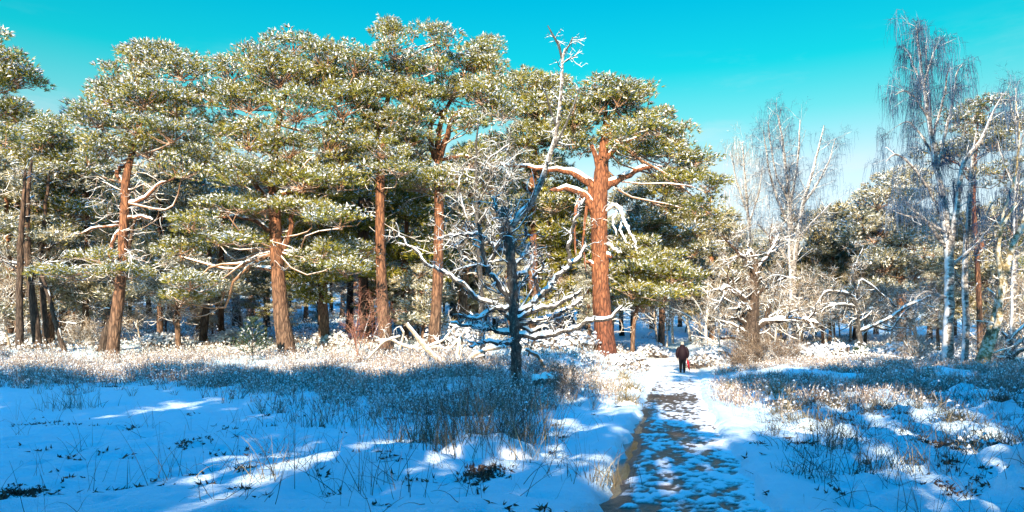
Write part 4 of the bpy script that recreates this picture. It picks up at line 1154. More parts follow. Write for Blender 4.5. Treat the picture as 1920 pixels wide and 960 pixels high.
birch('birch_tree', 'white multi stemmed birch with rounded fine crown rising behind the snag', 52,
    [[(1486, 560, 16), (1484, 500, 14), (1482, 440, 12), (1480, 380, 10), (1474, 320, 8), (1466, 260, 5), (1458, 215, 3)],
     [(1486, 520, 12), (1496, 440, 10), (1506, 380, 8), (1524, 320, 6), (1536, 270, 4), (1545, 235, 2)], [(1484, 470, 9), (1478, 400, 7), (1492, 330, 6), (1498, 270, 4), (1500, 225, 2)],
     [(1482, 430, 8), (1455, 370, 6), (1440, 310, 4), (1432, 250, 2)], [(1505, 385, 6), (1535, 340, 5), (1556, 300, 3), (1566, 260, 2)], [(1480, 380, 6), (1455, 330, 4), (1446, 280, 3), (1440, 230, 2)],
     [(1484, 500, 7), (1450, 450, 5), (1420, 420, 3)], [(1494, 450, 6), (1530, 410, 5), (1560, 380, 3)]],
    55, 1300, 8, str_len=(0.5, 1.4), spurs=18, group=BG, bark='birch_bark', strw=0.018, spur_L=(0.8, 2.0))
birch('birch_tree', 'faint thin birch left of the multi stemmed one with sparse frosted twigs', 66,
    [[(1412, 560, 10), (1408, 480, 9), (1402, 400, 7), (1396, 330, 5), (1392, 268, 2)], [(1404, 420, 5), (1424, 360, 4), (1430, 310, 2)], [(1402, 400, 5), (1380, 340, 4), (1372, 290, 2)], [(1408, 470, 5), (1378, 420, 4), (1366, 380, 2)]],
    56, 500, 8, str_len=(0.6, 1.4), spurs=14, group=BG, bark='birch_bark', twig='frosted_twig', spur_L=(0.8, 1.8))

# ---- the broken snag and its boughs
traced_bare('snag', 'broken dark trunk with ragged top among brown brush right of the path', 41,
    [[(1413, 690, 30), (1410, 640, 26), (1410, 580, 22), (1412, 530, 20), (1412, 490, 18), (1409, 472, 12)],
     [(1408, 590, 12), (1398, 565, 11), (1380, 548, 9), (1362, 536, 8), (1350, 545, 5)], [(1412, 622, 12), (1430, 605, 12), (1458, 600, 12), (1490, 597, 11), (1518, 602, 9), (1534, 606, 5)],
     [(1412, 510, 7), (1440, 480, 5), (1460, 440, 3)], [(1411, 500, 7), (1380, 470, 5), (1350, 440, 3)], [(1412, 560, 7), (1440, 535, 6), (1475, 520, 4)], [(1412, 640, 8), (1380, 610, 6), (1340, 600, 4)]],
    'dark_bark', 'frosted_twig', 61, 12, (0.6, 1.5), (4, 3), 2, 0.35, 0.014, 1.5, thin=1.12)
traced_bare('arched_tree', 'arching snow capped branches curving over from behind the snag', 43,
    [[(1620, 690, 13), (1612, 640, 12), (1606, 580, 10), (1600, 555, 9), (1570, 546, 8), (1545, 548, 7), (1534, 570, 5), (1532, 600, 3)],
     [(1604, 575, 8), (1580, 570, 7), (1550, 575, 5), (1536, 590, 3)], [(1612, 620, 9), (1630, 615, 8), (1670, 595, 8), (1705, 572, 7), (1745, 555, 5)],
     [(1640, 612, 6), (1670, 620, 5), (1690, 590, 4), (1710, 575, 3)], [(1606, 560, 7), (1612, 520, 6), (1640, 540, 5), (1680, 575, 4)], [(1604, 560, 6), (1602, 500, 5), (1620, 460, 3)]],
    'dead_bark', 'frosted_twig', 62, 9, (0.5, 1.2), (3, 3), 2, 0.3, 0.014, 1.0)

# ---- bare frosted trees that fill the right of the wood (four forms, copied)
def bare_tree(seed, H, spread=0.75, twig='frosted_twig', bark='frosted_bark'):
    rng = np.random.default_rng(seed)
    root = empty('bare_tree', (0, 0, 0), 'x', 'tree')
    out = {}
    grow((0, 0, -0.2), (rng.normal(0, .08), rng.normal(0, .08), 1), H * 0.8, 0.016 * H, 0, 3, out, rng, (11, 6, 5), 0.25, 0.10, 0.5, spread, 0.3, 0.22)
    P, R = out.pop(0)[0]
    build('trunk', [(*tubes(P, R, 7, 0.05, rng), bark)], root, smooth=True)
    out = {k - 1: v for k, v in out.items()}
    pr, sn = wood_parts(out, bark, twig, rng, 1, 0.9, 2, 0.40, 0.024, sides=(4, 3, 3, 3))
    o = build('branches', pr, root); build('snow', sn, o)
    return root
bare = [bare_tree(201, 7.5), bare_tree(202, 6.0, 0.85), bare_tree(203, 9.0, 0.7), bare_tree(204, 4.5, 0.95)]
used = [False] * 4
rngb = np.random.default_rng(9)
BTG = {'right': ('leafless frosted tree with cream twigs in the sunlit thicket right of the path', 'frosted bare trees right of the path'),
       'left': ('leafless frosted sapling under the pines on the left', 'frosted bare saplings under the pines')}
def place_bare(i, px, Y, sc, side):
    x = wx(px, Y); lab, gr = BTG[side]
    loc = (x, Y, gz(x, Y)); rz = rngb.uniform(0, 6.28)
    if not used[i]:
        used[i] = True; r = bare[i]
        r.location = loc; r.rotation_euler = (0, 0, rz); r.scale = (sc,) * 3; r['label'] = lab; r['group'] = gr
    else:
        r = dup(bare[i], loc, rz, sc, lab, gr)
    NOTES.append((r, side, px, Y))
for k in range(32):
    px = 1215 + 730 * (k + rngb.random()) / 32
    Yd = rngb.uniform(50, 78)
    place_bare(k % 4, px, Yd, rngb.uniform(0.75, 1.15), 'right')
for px, Yd, i, sc in [(1345, 47, 1, .9), (1380, 46, 3, 1.1), (1450, 45, 1, .9), (1500, 47, 3, 1.2), (1560, 48, 1, .9), (1660, 46, 3, 1.1), (1720, 45, 1, .9), (1860, 43, 3, 1.1), (1900, 45, 1, .8), (1930, 42, 3, 1.2), (1325, 56, 2, .9), (1250, 60, 1, .9), (1295, 62, 2, .9)]:
    place_bare(i, px, Yd, sc, 'right')
for px, Yd, i, sc in [(20, 40, 3, 1.0), (150, 46, 1, .8), (265, 44, 3, .9), (455, 48, 1, .6), (760, 46, 3, .8), (890, 50, 3, 1.0), (1060, 50, 1, .9), (80, 54, 3, 1.0)]:
    place_bare(i, px, Yd, sc, 'left')

# ---- dark leaning trunks at the left of the wood
DT = [('dark upright trunk second from the left edge with snow dusted bare twigs', 38, [[(38, 654, 14), (36, 560, 12), (38, 460, 11), (45, 380, 8), (48, 320, 4)], [(37, 520, 5), (20, 490, 4), (0, 480, 2)]]),
      ('thick dark trunk curving left at the top of the left hand cluster', 39, [[(72, 657, 17), (66, 600, 15), (56, 520, 13), (50, 450, 12), (52, 360, 8), (60, 300, 4)], [(56, 520, 5), (90, 490, 4), (120, 490, 2)]]),
      ('dark trunk bending right in the left hand cluster of trunks', 40, [[(90, 654, 12), (82, 580, 11), (76, 480, 10), (84, 400, 7), (92, 330, 4)], [(78, 470, 5), (110, 455, 3), (140, 440, 2)]]),
      ('thin trunk leaning left away from the tall left pine', 37, [[(122, 660, 10), (109, 620, 9), (96, 570, 8), (83, 530, 7), (76, 495, 4)]]),
      ('dark trunk leaning right behind the foot of the tall left pine', 37.5, [[(188, 663, 17), (203, 612, 14), (220, 545, 11), (240, 470, 8), (256, 400, 4)]]),
      ('short dark leaning trunk half way between the left pine and the broad pine', 42, [[(380, 650, 16), (384, 600, 14), (390, 545, 12), (392, 480, 9), (388, 420, 4)]]),
      ('orange twisted trunk under the drooping frosted boughs', 41, [[(340, 655, 10), (334, 630, 9), (328, 600, 9), (334, 570, 7), (330, 540, 4)]]),
      ('greyish upright trunk close right of the broad pine', 42, [[(608, 640, 20), (605, 560, 17), (603, 480, 16), (600, 400, 13), (604, 320, 8)]]),
      ('dark paired trunk left of the tallest orange trunk', 44, [[(684, 640, 20), (682, 560, 18), (680, 480, 16), (676, 400, 14), (680, 330, 8)], [(682, 480, 12), (692, 400, 11), (690, 330, 6)]])]
for i, (lb, Yd, tr_) in enumerate(DT):
    traced_bare('pine_tree', lb, Yd, tr_, 'pine_bark' if i in (6, 7) else 'dark_bark', 'frosted_twig', 450 + i, 5, (0.5, 1.2), (3, 3), 1, 0.3, 0.014, 0.6, thin=1.0, gap=0.6, group='leafless lower trunks inside the wood')

# ---- brown and red leafless shrubs
def shrub(name, label, px, Y, H, n, seed, twig, spread=0.5, lev=(5, 4), group=None, snow=1, tn=1, dirz=1.0, tl=0.3, cat='shrub'):
    rng = np.random.default_rng(seed)
    x = wx(px, Y); O = (x, Y, gz(x, Y))
    root = empty(name, O, label, cat, group)
    out = {}
    for _ in range(n):
        th = rng.uniform(0, 6.28)
        d = unit(np.array([math.cos(th) * spread, math.sin(th) * spread, dirz]) * np.array([1, 1, 1]))
        grow((rng.normal(0, .12), rng.normal(0, .12), -0.08), d, H * rng.uniform(0.6, 1.05), 0.008 + 0.006 * H, 0, 2, out, rng, lev, 0.2, 0.12, 0.5, 0.6, 0.35, 0.2)
    pr, sn = wood_parts(out, twig, twig, rng, snow, 0.8, tn, tl, 0.013, sides=(4, 3, 3, 3), gap=0.45)
    o = build('stems', pr, root); build('snow', sn, o)
    return root
shrub('bare_shrub', 'reddish leafless sapling in front of the tallest orange trunk', 672, 33, 2.9, 5, 401, 'red_twig', 0.28, (7, 4), snow=0, tn=2)
shrub('bare_shrub', 'dense brown brush around the foot of the snag', 1418, 40, 1.9, 26, 402, 'brown_twig', 0.6, (5, 4), tn=2)
shrub('bare_shrub', 'low brown brush left of the snag foot by the path', 1388, 39, 1.3, 16, 403, 'brown_twig', 0.8, (5, 4), tn=2)
shrub('bare_shrub', 'snow flecked brush right of the snag below its long bough', 1465, 39, 1.5, 18, 404, 'brown_twig', 0.9, (5, 4), tn=2)
shrub('bare_shrub', 'spiky dark seedling with snowy twigs in front of the dead tree foot', 1060, 21.5, 1.15, 10, 405, 'brown_twig', 0.5, (6, 4), tn=2, tl=0.14)
shrub('bare_shrub', 'tangled frosted brush beside the pale trunk of the left pine', 150, 41, 1.6, 14, 406, 'frosted_twig', 0.7, (5, 4), tn=2)
shrub('bare_shrub', 'frosted brush under the birches at the right edge', 1875, 38, 1.6, 18, 407, 'frosted_twig', 0.8, (5, 4), tn=2)
shrub('bare_shrub', 'grey brush between the arching tree and the tall birch', 1720, 40, 1.7, 18, 408, 'frosted_twig', 0.8, (5, 4), tn=2)

# ---- pine sapling
rng = np.random.default_rng(411)
Y = 33; x = wx(474, Y); root = empty('pine_sapling', (x, Y, gz(x, Y)), 'small dark green pine sapling left of the broad trunk', 'sapling')
P = np.stack([np.zeros(8), np.zeros(8), np.linspace(-.1, 1.75, 8)], 1); build('trunk', [(*tubes(P, np.linspace(.03, .008, 8), 6), 'dark_bark')], root)
bp, br_, nC, nD = [], [], [], []
for zz in np.linspace(0.35, 1.7, 6):
    for k in range(6):
        th = k * 1.05 + zz * 2; L = (1.85 - zz) * 0.55 + 0.1
        a = np.array([0, 0, zz]); b = a + np.array([math.cos(th) * L, math.sin(th) * L, 0.35 * L + 0.1])
        c = wiggle_curve(a, b, 7, rng, 0.08, 0.04); bp.append(c); br_.append(np.linspace(.012, .005, 7)); nC.append(c[2:]); nD.append(np.gradient(c, axis=0)[2:] + np.array([0, 0, .05]))
nC, nD = np.concatenate(nC), unit(np.concatenate(nD))
build('branches', [(*tubes(np.array(bp), np.array(br_), 3), 'dark_bark')], root)
cr_ = build('crown', [(*blades(nC, nD, 0.16, 0.02, 16, 0.5, rng), 'needles_blue')], root)
k = rng.random(len(nC)) < 0.35
build('snow', [(*caps(nC[k] + np.array([0, 0, .03]), nD[k], 0.045, rng), 'snow_clump')], cr_)

# ---- fallen wood
def fallen(name, label, Y, polys, seed, bark='frosted_bark', dz=0.0, cat='log', depth=0.5, snow_h=0.4, spurs=3):
    rng = np.random.default_rng(seed)
    ox = wx(polys[0][0][0], Y); O = np.array([ox, Y, gz(ox, Y)])
    root = empty(name, O, label, cat)
    tw = {}
    for j, q in enumerate(traced(polys, Y, O, rng, depth, jit=0.01)):
        o = build('stem' if j == 0 else 'limb', [(*tubes(q[:, :3], q[:, 3], 8, 0.05, rng), bark)], root, smooth=True)
        build('snow', [(*snow_strips(q[:, :3], q[:, 3], snow_h, 0.03, 0.1, 0.12, rng), 'snow_clump')], o, smooth=True)
        for _ in range(spurs):
            i0 = rng.integers(2, len(q))
            grow(q[i0, :3], unit(rng.normal(0, 1, 3) + np.array([0, 0, .6])), rng.uniform(0.3, 0.9), q[i0, 3] * .4, 0, 1, tw, rng, (3,), 0.1, 0.25, 0.65, 0.9)
    if tw:
        pr, sn = wood_parts(tw, bark, bark, rng, 1, 1.0, sides=(4, 3, 3, 3)); o = build('branches', pr, root); build('snow', sn, o)
fallen('fallen_bough', 'long fallen bough sloping down into the heather left of the dead tree', 31,
       [[(762, 606, 8), (780, 630, 9), (800, 655, 11), (830, 682, 13), (862, 700, 12)], [(862, 695, 12), (858, 665, 11), (866, 630, 8)], [(866, 690, 11), (885, 668, 11), (910, 655, 11), (955, 648, 9)], [(800, 650, 6), (830, 640, 5), (850, 615, 3)]], 501, 'frosted_bark')
fallen('fallen_bough', 'pale broken branch propped beside the reddish sapling', 31.5, [[(722, 698, 8), (738, 684, 9), (752, 674, 7)], [(690, 672, 6), (720, 640, 5), (750, 630, 4)]], 502)
fallen('fallen_bough', 'jumble of frosted dead branches at the foot of the forked trunk', 35, [[(705, 640, 7), (735, 636, 7), (760, 650, 6), (790, 655, 5)], [(750, 655, 6), (758, 625, 5), (750, 612, 3)], [(790, 660, 6), (815, 650, 6), (850, 655, 5)], [(838, 660, 5), (862, 635, 5), (875, 615, 3)]], 503)
fallen('fallen_bough', 'curved dead limb lying under the dead tree on its right', 27.5, [[(985, 655, 7), (1010, 668, 8), (1022, 690, 6)], [(990, 668, 6), (1000, 640, 6), (1015, 640, 4)]], 504, 'brown_twig')
fallen('log', 'short snow capped log lying in the heather right of the dead tree', 24, [[(1000, 715, 22), (1030, 712, 22), (1052, 714, 20)]], 505, 'dead_bark', snow_h=1.2, spurs=0)
fallen('log', 'orange broken log beyond the walker on the right of the path', 48, [[(1352, 634, 8), (1375, 632, 9), (1395, 640, 8)]], 506, 'red_bark')
fallen('brush_pile', 'heap of snow capped broken limbs under the rightmost birches', 38, [[(1870, 690, 10), (1895, 655, 10), (1915, 640, 8)], [(1885, 690, 9), (1905, 660, 9), (1935, 650, 8)], [(1905, 692, 9), (1895, 640, 8), (1878, 622, 5)], [(1865, 670, 8), (1900, 672, 9), (1935, 690, 7)], [(1880, 650, 6), (1910, 620, 6), (1930, 600, 4)]], 507, 'dead_bark', cat='brush', spurs=5, depth=1.0)

# ------------------------------------------------------------------ ground cover
rng = np.random.default_rng(600)
def px_of(x, y): return CX + x / y * F
def heather_layer(name, xs, ys, k, H, wid, matn, capn, cap_r, rng, spread=0.42, side=2):
    z = ground_z(xs, ys)
    C = np.stack([xs, ys, z - 0.04], 1)
    hh = H * rng.uniform(0.55, 1.2, len(xs)) * (0.7 + 0.6 * vnoise(xs * 0.5, ys * 0.5, 5))
    D = np.tile(np.array([[0, 0, 1.0]]), (len(xs), 1))
    d = unit(D[:, None, :] + rng.normal(0, spread, (len(xs), k, 3)) * np.array([1, 1, 0.25]))
    L = hh[:, None, None] * rng.uniform(0.6, 1.2, (len(xs), k, 1))
    base = C[:, None, :] + rng.normal(0, 0.07, (len(xs), k, 3)) * np.array([1, 1, 0])
    s = unit(np.cross(d, rng.normal(0, 1, d.shape)))
    tip = base + d * L
    V = np.stack([base - s * wid * .5, base + s * wid * .5, tip + s * wid * .15, tip - s * wid * .15], 2).reshape(-1, 3)
    parts = [(V, np.arange(len(V)).reshape(-1, 4), matn)]
    b = base.reshape(-1, 3); dd = d.reshape(-1, 3); LL = L.reshape(-1, 1)
    for _ in range(side):                                # side twigs
        t = rng.uniform(0.35, 0.95, (len(b), 1))
        q = b + dd * LL * t
        parts.append((*blades(q, dd, 0.34 * H, wid * 0.9, 1, 0.55, rng), matn))
    T = tip.reshape(-1, 3)
    m = rng.random(len(T)) < capn
    parts.append((*caps(T[m] - dd[m] * LL[m] * rng.uniform(0, 0.5, (m.sum(), 1)), dd[m] + rng.normal(0, .5, (m.sum(), 3)), cap_r, rng, 0.6, 1.2), 'snow_clump'))
    return tag(build(name, parts), kind='stuff')
# the heather belt
n = 16000
ys = rng.uniform(10.5, 36, n); xs = wx(rng.uniform(-90, 1230, n), ys)
pxx = px_of(xs, ys)
near = np.interp(pxx, [-100, 0, 300, 450, 600, 720, 850, 960, 1050, 1150, 1230], [21.5, 22, 21, 19.5, 16.5, 14.5, 13.5, 15.0, 18, 19, 20])
near = near + (fbm(xs * 0.5, ys * 0.5, 8, 3) - 0.5) * 8
dens = sstep(-0.5, 6.0, ys - near) * (0.2 + 1.0 * sstep(0.35, 0.62, fbm(xs * 0.45, ys * 0.45, 14, 3)))
dens *= 1 - 0.75 * sstep(32, 36, ys)
dens *= sstep(-1.3, -2.6, xs - path_x(ys)) * np.clip(ys / 28, 0.3, 1)
m = rng.random(n) < dens * np.where(pxx > 1060, 0.35, 1.0)
heather_layer('heather', xs[m], ys[m], 10, 0.5, 0.017, 'heather', 0.62, 0.024, rng, side=1)
# heather and rushes on the right of the path
n = 9000
ys = rng.uniform(14, 40, n); xs = wx(rng.uniform(1330, 2050, n), ys)
dens = sstep(14, 24, ys) * sstep(0.40, 0.58, fbm(xs * 0.5, ys * 0.5, 24, 3)) * sstep(1.0, 3.0, xs - path_x(ys))
m = rng.random(n) < dens * 0.9
heather_layer('heather', xs[m], ys[m], 8, 0.42, 0.016, 'heather', 0.35, 0.026, rng)
# snow laden bilberry and heather on the floor of the wood
n = 7500
ys = rng.uniform(33, 70, n) ; xs = wx(rng.uniform(-100, 1250, n), ys)
m = (np.abs(xs - path_x(ys)) > 1.9) & (rng.random(n) < 0.85 * sstep(33, 36, ys))
heather_layer('undergrowth', xs[m], ys[m], 6, 0.5, 0.024, 'brown_twig', 0.42, 0.055, rng, 0.6, 1)
n = 6000
ys = rng.uniform(36, 66, n); xs = wx(rng.uniform(1300, 2050, n), ys)
m = (xs - path_x(ys) > 1.7) & (rng.random(n) < sstep(36, 41, ys))
heather_layer('undergrowth', xs[m], ys[m], 4, 0.42, 0.020, 'heather', 0.6, 0.055, rng, 0.6, 1)

def arcs(base, n, L, wd, rng, lean=0.5, bend=0.7, r=0.12, K=6):
    """arching grass blades from around base -> ribbons"""
    B = base + rng.normal(0, r, (n, 3)) * np.array([1, 1, 0])
    th = rng.uniform(0, 2 * np.pi, n)
    le = L * rng.uniform(0.5, 1.2, n)
    a0 = np.abs(rng.normal(0, lean, n)); bd = np.abs(rng.normal(0, bend, n)) * rng.choice([0.5, 1.0, 2.2], n)
    t = np.linspace(0, 1, K)
    ang = a0[:, None] + bd[:, None] * t[None] ** 1.5
    ds = le[:, None] / (K - 1)
    hx = np.cumsum(np.sin(ang) * ds, 1) - np.sin(ang[:, :1]) * ds; hz = np.cumsum(np.cos(ang) * ds, 1) - np.cos(ang[:, :1]) * ds
    P = np.stack([B[:, None, 0] + np.cos(th)[:, None] * hx, B[:, None, 1] + np.sin(th)[:, None] * hx, B[:, None, 2] + hz], -1)
    W_ = wd * np.linspace(1, 0.35, K)[None] * rng.uniform(0.7, 1.3, (n, 1))
    return P, W_
# loose blades poking through the smooth snow in front
P_, W_ = [], []
for _ in range(420):
    y = rng.uniform(6.2, 17) if rng.random() < .7 else rng.uniform(6.5, 10); px = rng.uniform(-50, 1150) if rng.random() < .75 else rng.uniform(1380, 1950); x = wx(px, y)
    if abs(x - path_x(y)) < 1.25: continue
    if px < 420 and rng.random() < 0.6: continue
    a, b = arcs(np.array([x, y, gz(x, y) - 0.03]), rng.integers(1, 5), 0.5, 0.0065, rng, 0.5, 0.8, 0.05)
    a[..., 2] = np.maximum(a[..., 2], ground_z(a[..., 0], a[..., 1]) + 0.004)
    P_.append(a); W_.append(b)
for _ in range(260):                                     # tufts between the hummocks on the right
    y = rng.uniform(9, 24); px = rng.uniform(1440, 1990); x = wx(px, y)
    a, b = arcs(np.array([x, y, gz(x, y) - 0.04]), rng.integers(10, 34), 0.36, 0.008 + 0.0002 * y, rng, 0.6, 0.8, 0.12)
    P_.append(a); W_.append(b)
tag(build('grass_blades', [(*ribbons(np.concatenate(P_), np.concatenate(W_), rng), 'rush')]), kind='stuff')
# bits of dead leaf, bark and broken stem lying in small hollows of the snow
C_, D_ = [], []
for px, py, k in [(22, 925, 90), (45, 910, 60), (355, 832, 40), (40, 785, 20), (120, 790, 18), (205, 790, 18), (210, 735, 60), (190, 730, 40), (900, 892, 140), (915, 880, 80), (770, 905, 12), (150, 920, 10), (300, 900, 8),
                  (1520, 770, 60), (1640, 780, 50), (1770, 840, 120), (1800, 835, 120), (1500, 830, 30), (1850, 830, 60), (1690, 795, 30), (1780, 905, 50), (1800, 880, 30), (1390, 850, 10), (1570, 795, 50), (1240, 940, 8), (1560, 905, 10), (1860, 905, 8)]:
    y = F * 1.55 / (py - HY); x = wx(px, y)
    q = np.stack([rng.normal(x, 0.13, k), rng.normal(y, 0.22, k)], 1)
    C_.append(np.c_[q, ground_z(q[:, 0], q[:, 1]) + 0.005]); D_.append(unit(rng.normal(0, 1, (k, 3)) * np.array([1, 1, 0.35]) + np.array([0, 0, .25])))
for _ in range(95):                                      # specks of stem and leaf in small dents all over the near snow
    y = rng.uniform(6.6, 18); px = rng.uniform(0, 1120) if rng.random() < .65 else rng.uniform(1400, 1930); x = wx(px, y); k = int(rng.integers(3, 12))
    q = np.stack([rng.normal(x, 0.06, k), rng.normal(y, 0.09, k)], 1)
    C_.append(np.c_[q, ground_z(q[:, 0], q[:, 1]) + 0.004]); D_.append(unit(rng.normal(0, 1, (k, 3)) * np.array([1, 1, 0.3]) + np.array([0, 0, .2])))
tag(build('leaf_litter', [(*blades(np.concatenate(C_), np.concatenate(D_), 0.075, 0.026, 3, 0.7, rng), 'leaf_litter')]), kind='stuff')

# ---- tussocks and rushes that stand apart
def tussock(label, px, Y, n, L, seed, mt='straw', name='grass_tussock', r=0.16, wd=0.011, lean=0.5, bend=0.8, capn=40, cap_r=0.05, mound=True):
    rng = np.random.default_rng(seed)
    x = wx(px, Y); z = gz(x, Y)
    root = empty(name, (x, Y, z), label, 'grass', 'grass tussocks and rushes beside the path')
    P, W_ = arcs(np.array([0, 0, -0.03]), n, L, wd, rng, lean, bend, r)
    P2, W2 = arcs(np.array([0, 0, -0.03]), n // 2, L * 0.75, wd, rng, lean, bend, r * 0.8)
    build('blades', [(*ribbons(P, W_, rng), mt), (*ribbons(P2, W2, rng), 'rush' if mt == 'straw' else 'straw')], root)
    if mound:
        a = np.linspace(0, 2 * np.pi, 15)[:-1]; V = [[0, 0, 0.20 * L]]
        for q in (0.5, 0.85, 1.25):
            V += [[math.cos(t) * r * q * 1.6 * rng.uniform(.8, 1.2), math.sin(t) * r * q * 1.6 * rng.uniform(.8, 1.2), {0.5: 0.19, 0.85: 0.09, 1.25: -0.09}[q] * L * rng.uniform(.75, 1.2)] for t in a]
        V = np.array(V); m = 14
        tri = [[0, 1 + i, 1 + (i + 1) % m] for i in range(m)]
        qd = [[1 + k * m + i, 1 + (k + 1) * m + i, 1 + (k + 1) * m + (i + 1) % m, 1 + k * m + (i + 1) % m] for k in range(2) for i in range(m)]
        k = rng.integers(0, len(P), capn); j = rng.integers(2, 6, capn)
        build('snow', [(V, tri, 'snow_clump'), (V, qd, 'snow_clump'), (*caps(P[k, j], unit(rng.normal(0, 1, (capn, 3)) * np.array([1, 1, .3])), cap_r, rng, 0.6, 1.4), 'snow_clump')], root)
    return root
TS = [('olive tuft of grass on the right verge level with the muddy crossing', 1372, 25, 70, 0.5, 'straw'), ('straw tuft capped with snow on the left bank behind the muddy band', 1185, 25, 80, 0.55, 'straw'),
      ('pale grass tuft halfway between the dead tree and the path', 1130, 25, 80, 0.55, 'straw'), ('snow laden grass tuft nearest the dead tree on its right', 1040, 24, 60, 0.5, 'straw'),
      ('grass tuft on the far left verge just short of the red trunked pine', 1170, 33, 70, 0.6, 'straw'), ('straw coloured tuft in front of the red trunked pine', 1110, 32, 70, 0.6, 'straw'),
      ('frosted tuft beside the straw tuft below the red trunked pine', 1075, 30, 60, 0.55, 'straw'), ('bristling frosted tuft on the left bank at the narrowest part of the path', 1175, 20, 90, 0.5, 'straw'),
      ('sunlit frosted grass clump on the white bank right of the path', 1455, 20, 90, 0.5, 'straw'), ('second frosted clump on the sunlit bank, nearer than its neighbour', 1480, 17, 70, 0.45, 'straw'),
      ('dark tussock with a hollow beneath, in the middle of the right hand heath', 1570, 17, 90, 0.45, 'rush'), ('snow topped tussock casting a dark hollow toward the right edge', 1740, 18, 90, 0.5, 'rush'),
      ('dark brown tussock of the right foreground', 1790, 13.5, 110, 0.45, 'rush'), ('dark tussock at the right edge above the sunlit drift', 1880, 15.5, 110, 0.5, 'rush'),
      ('low tuft below the drift at the right edge', 1830, 10.5, 60, 0.4, 'rush'), ('ragged tuft in front of the tall weeping birch', 1730, 27, 70, 0.5, 'straw'), ('tuft of dry grass near the snag', 1520, 27, 70, 0.5, 'straw'),
      ('white crusted tussock between the snag and the sunlit bank', 1640, 22, 80, 0.5, 'straw')]
for i, (lb, px, Y, n, L, mt) in enumerate(TS):
    tussock(lb, px, Y, int(n * 1.8), L, 700 + i, mt, wd=0.011 + 0.0002 * Y, capn=34, cap_r=0.032)
RS = [('big dark clump of arching rushes in the snow front of centre', 905, 10.8, 330, 1.3, 0.45, True), ('tall thin rushes right of the big rush clump', 985, 13.2, 150, 0.95, 0.4, False), ('rushes leaning over the snow left of the big rush clump', 810, 13, 190, 0.9, 0.5, False),
      ('sparse rushes bending over the ditch bank of the path', 1120, 8.6, 46, 0.5, 0.2, False), ('rushes rising from blue shaded snow right of the path', 1545, 11.2, 60, 0.75, 0.28, False), ('short rush clump further up the shaded slope on the right', 1520, 14, 50, 0.6, 0.22, False),
      ('thin rushes at the foot of the right foreground', 1690, 9.3, 50, 0.7, 0.3, False), ('scattered rush stems in the left foreground snow', 310, 8.8, 16, 0.75, 0.25, False), ('few crossed rush stems in the snow left of centre', 520, 8.3, 18, 0.6, 0.3, False),
      ('bent rush stems below the sunlit drift in the centre', 690, 8.0, 26, 0.55, 0.35, False), ('tuft of rushes at the near edge of the heather on the left', 130, 19.5, 70, 0.65, 0.4, False), ('rush fringe where the heather begins left of centre', 600, 15.5, 100, 0.7, 0.6, False)]
for i, (lb, px, Y, n, L, r, cm_) in enumerate(RS):
    tussock(lb, px, Y, n, L, 740 + i, 'rush', 'rush_clump', r, 0.0085 if Y < 12 else 0.011, 0.36, 0.45, 6, 0.03, cm_)

# ---- rounded heather bushes under snow
def bush(label, px, Y, wd, hh, seed, snow=0.7, twig='heather', name='snowy_bush', k=520):
    rng = np.random.default_rng(seed)
    x = wx(px, Y); z = gz(x, Y)
    root = empty(name, (x, Y, z), label, 'bush', 'snow covered bushes')
    u = unit(rng.normal(0, 1, (k, 3))); u[:, 2] = np.abs(u[:, 2])
    lump = 0.75 + 0.5 * vnoise(u[:, 0] * 2.5 + seed, u[:, 1] * 2.5 + u[:, 2], seed)
    q = u * lump[:, None] * np.array([wd, wd * 0.8, hh]) * rng.uniform(0.55, 1.0, (k, 1))
    build('stems', [(*blades(q * 0.8 - np.array([0, 0, .03]), u + np.array([0, 0, .3]), 0.32, 0.025, 6, 0.55, rng), twig)], root)
    m = (rng.random(k) < snow) & (q[:, 2] > 0.15 * hh)
    build('snow', [(*caps(q[m] + u[m] * 0.12, unit(rng.normal(0, 1, (m.sum(), 3)) * np.array([1, 1, .4])), 0.115, rng, 0.5, 1.3), 'snow_clump')], root)
BU = [('dark rounded bush with a snow cap at the bend, left of the walker', 1188, 43.5, 1.0, 0.85, .45, 'heather'), ('snowy heather mound right behind the walker', 1318, 43.5, 1.3, 0.8, .6, 'heather'), ('sunlit white bush above the bend, just left of the walker', 1225, 52, 1.3, 0.9, .95, 'heather'),
      ('brilliant white mound under the low leaning pine', 1205, 55, 1.4, 0.8, .95, 'heather'), ('frosted bush between the walker and the snag', 1345, 46, 1.3, 0.8, .8, 'heather'), ('brown frosted bush at the foot of the red trunked pine on its left', 1075, 42, 1.4, 0.9, .7, 'heather'),
      ('pale heather mound behind the dead tree', 1010, 40, 1.5, 0.9, .85, 'heather'), ('white mound behind the fallen bough', 850, 41, 1.6, 1.0, .95, 'heather'), ('low bush right of the red pine root', 1160, 40, 0.8, 0.5, .6, 'heather'),
      ('dark green upright bush in front of the arching tree', 1612, 43, 0.35, 0.9, .2, 'needles_blue'), ('blue shaded snowy bush behind the arching tree', 1570, 45, 1.5, 0.7, .8, 'heather'), ('rounded snowy bush left of the broad trunk', 440, 42, 1.3, 0.7, .9, 'heather'),
      ('white bush right of the broad trunk', 625, 42, 1.3, 0.7, .85, 'heather'), ('snow mound between the left pine and the sapling', 300, 41, 1.3, 0.6, .9, 'heather'), ('snowy brush mound right of the snag', 1500, 41, 1.3, 0.7, .75, 'heather'), ('frosted bush below the weeping birch', 1690, 42, 1.3, 0.8, .75, 'heather'),
      ('low snowy bush at the far left under dark trunks', 30, 41, 1.4, 0.7, .75, 'heather')]
for i, (lb, px, Y, wd, hh, sn_, tw_) in enumerate(BU):
    bush(lb, px, Y, wd, hh, 800 + i, sn_, tw_)

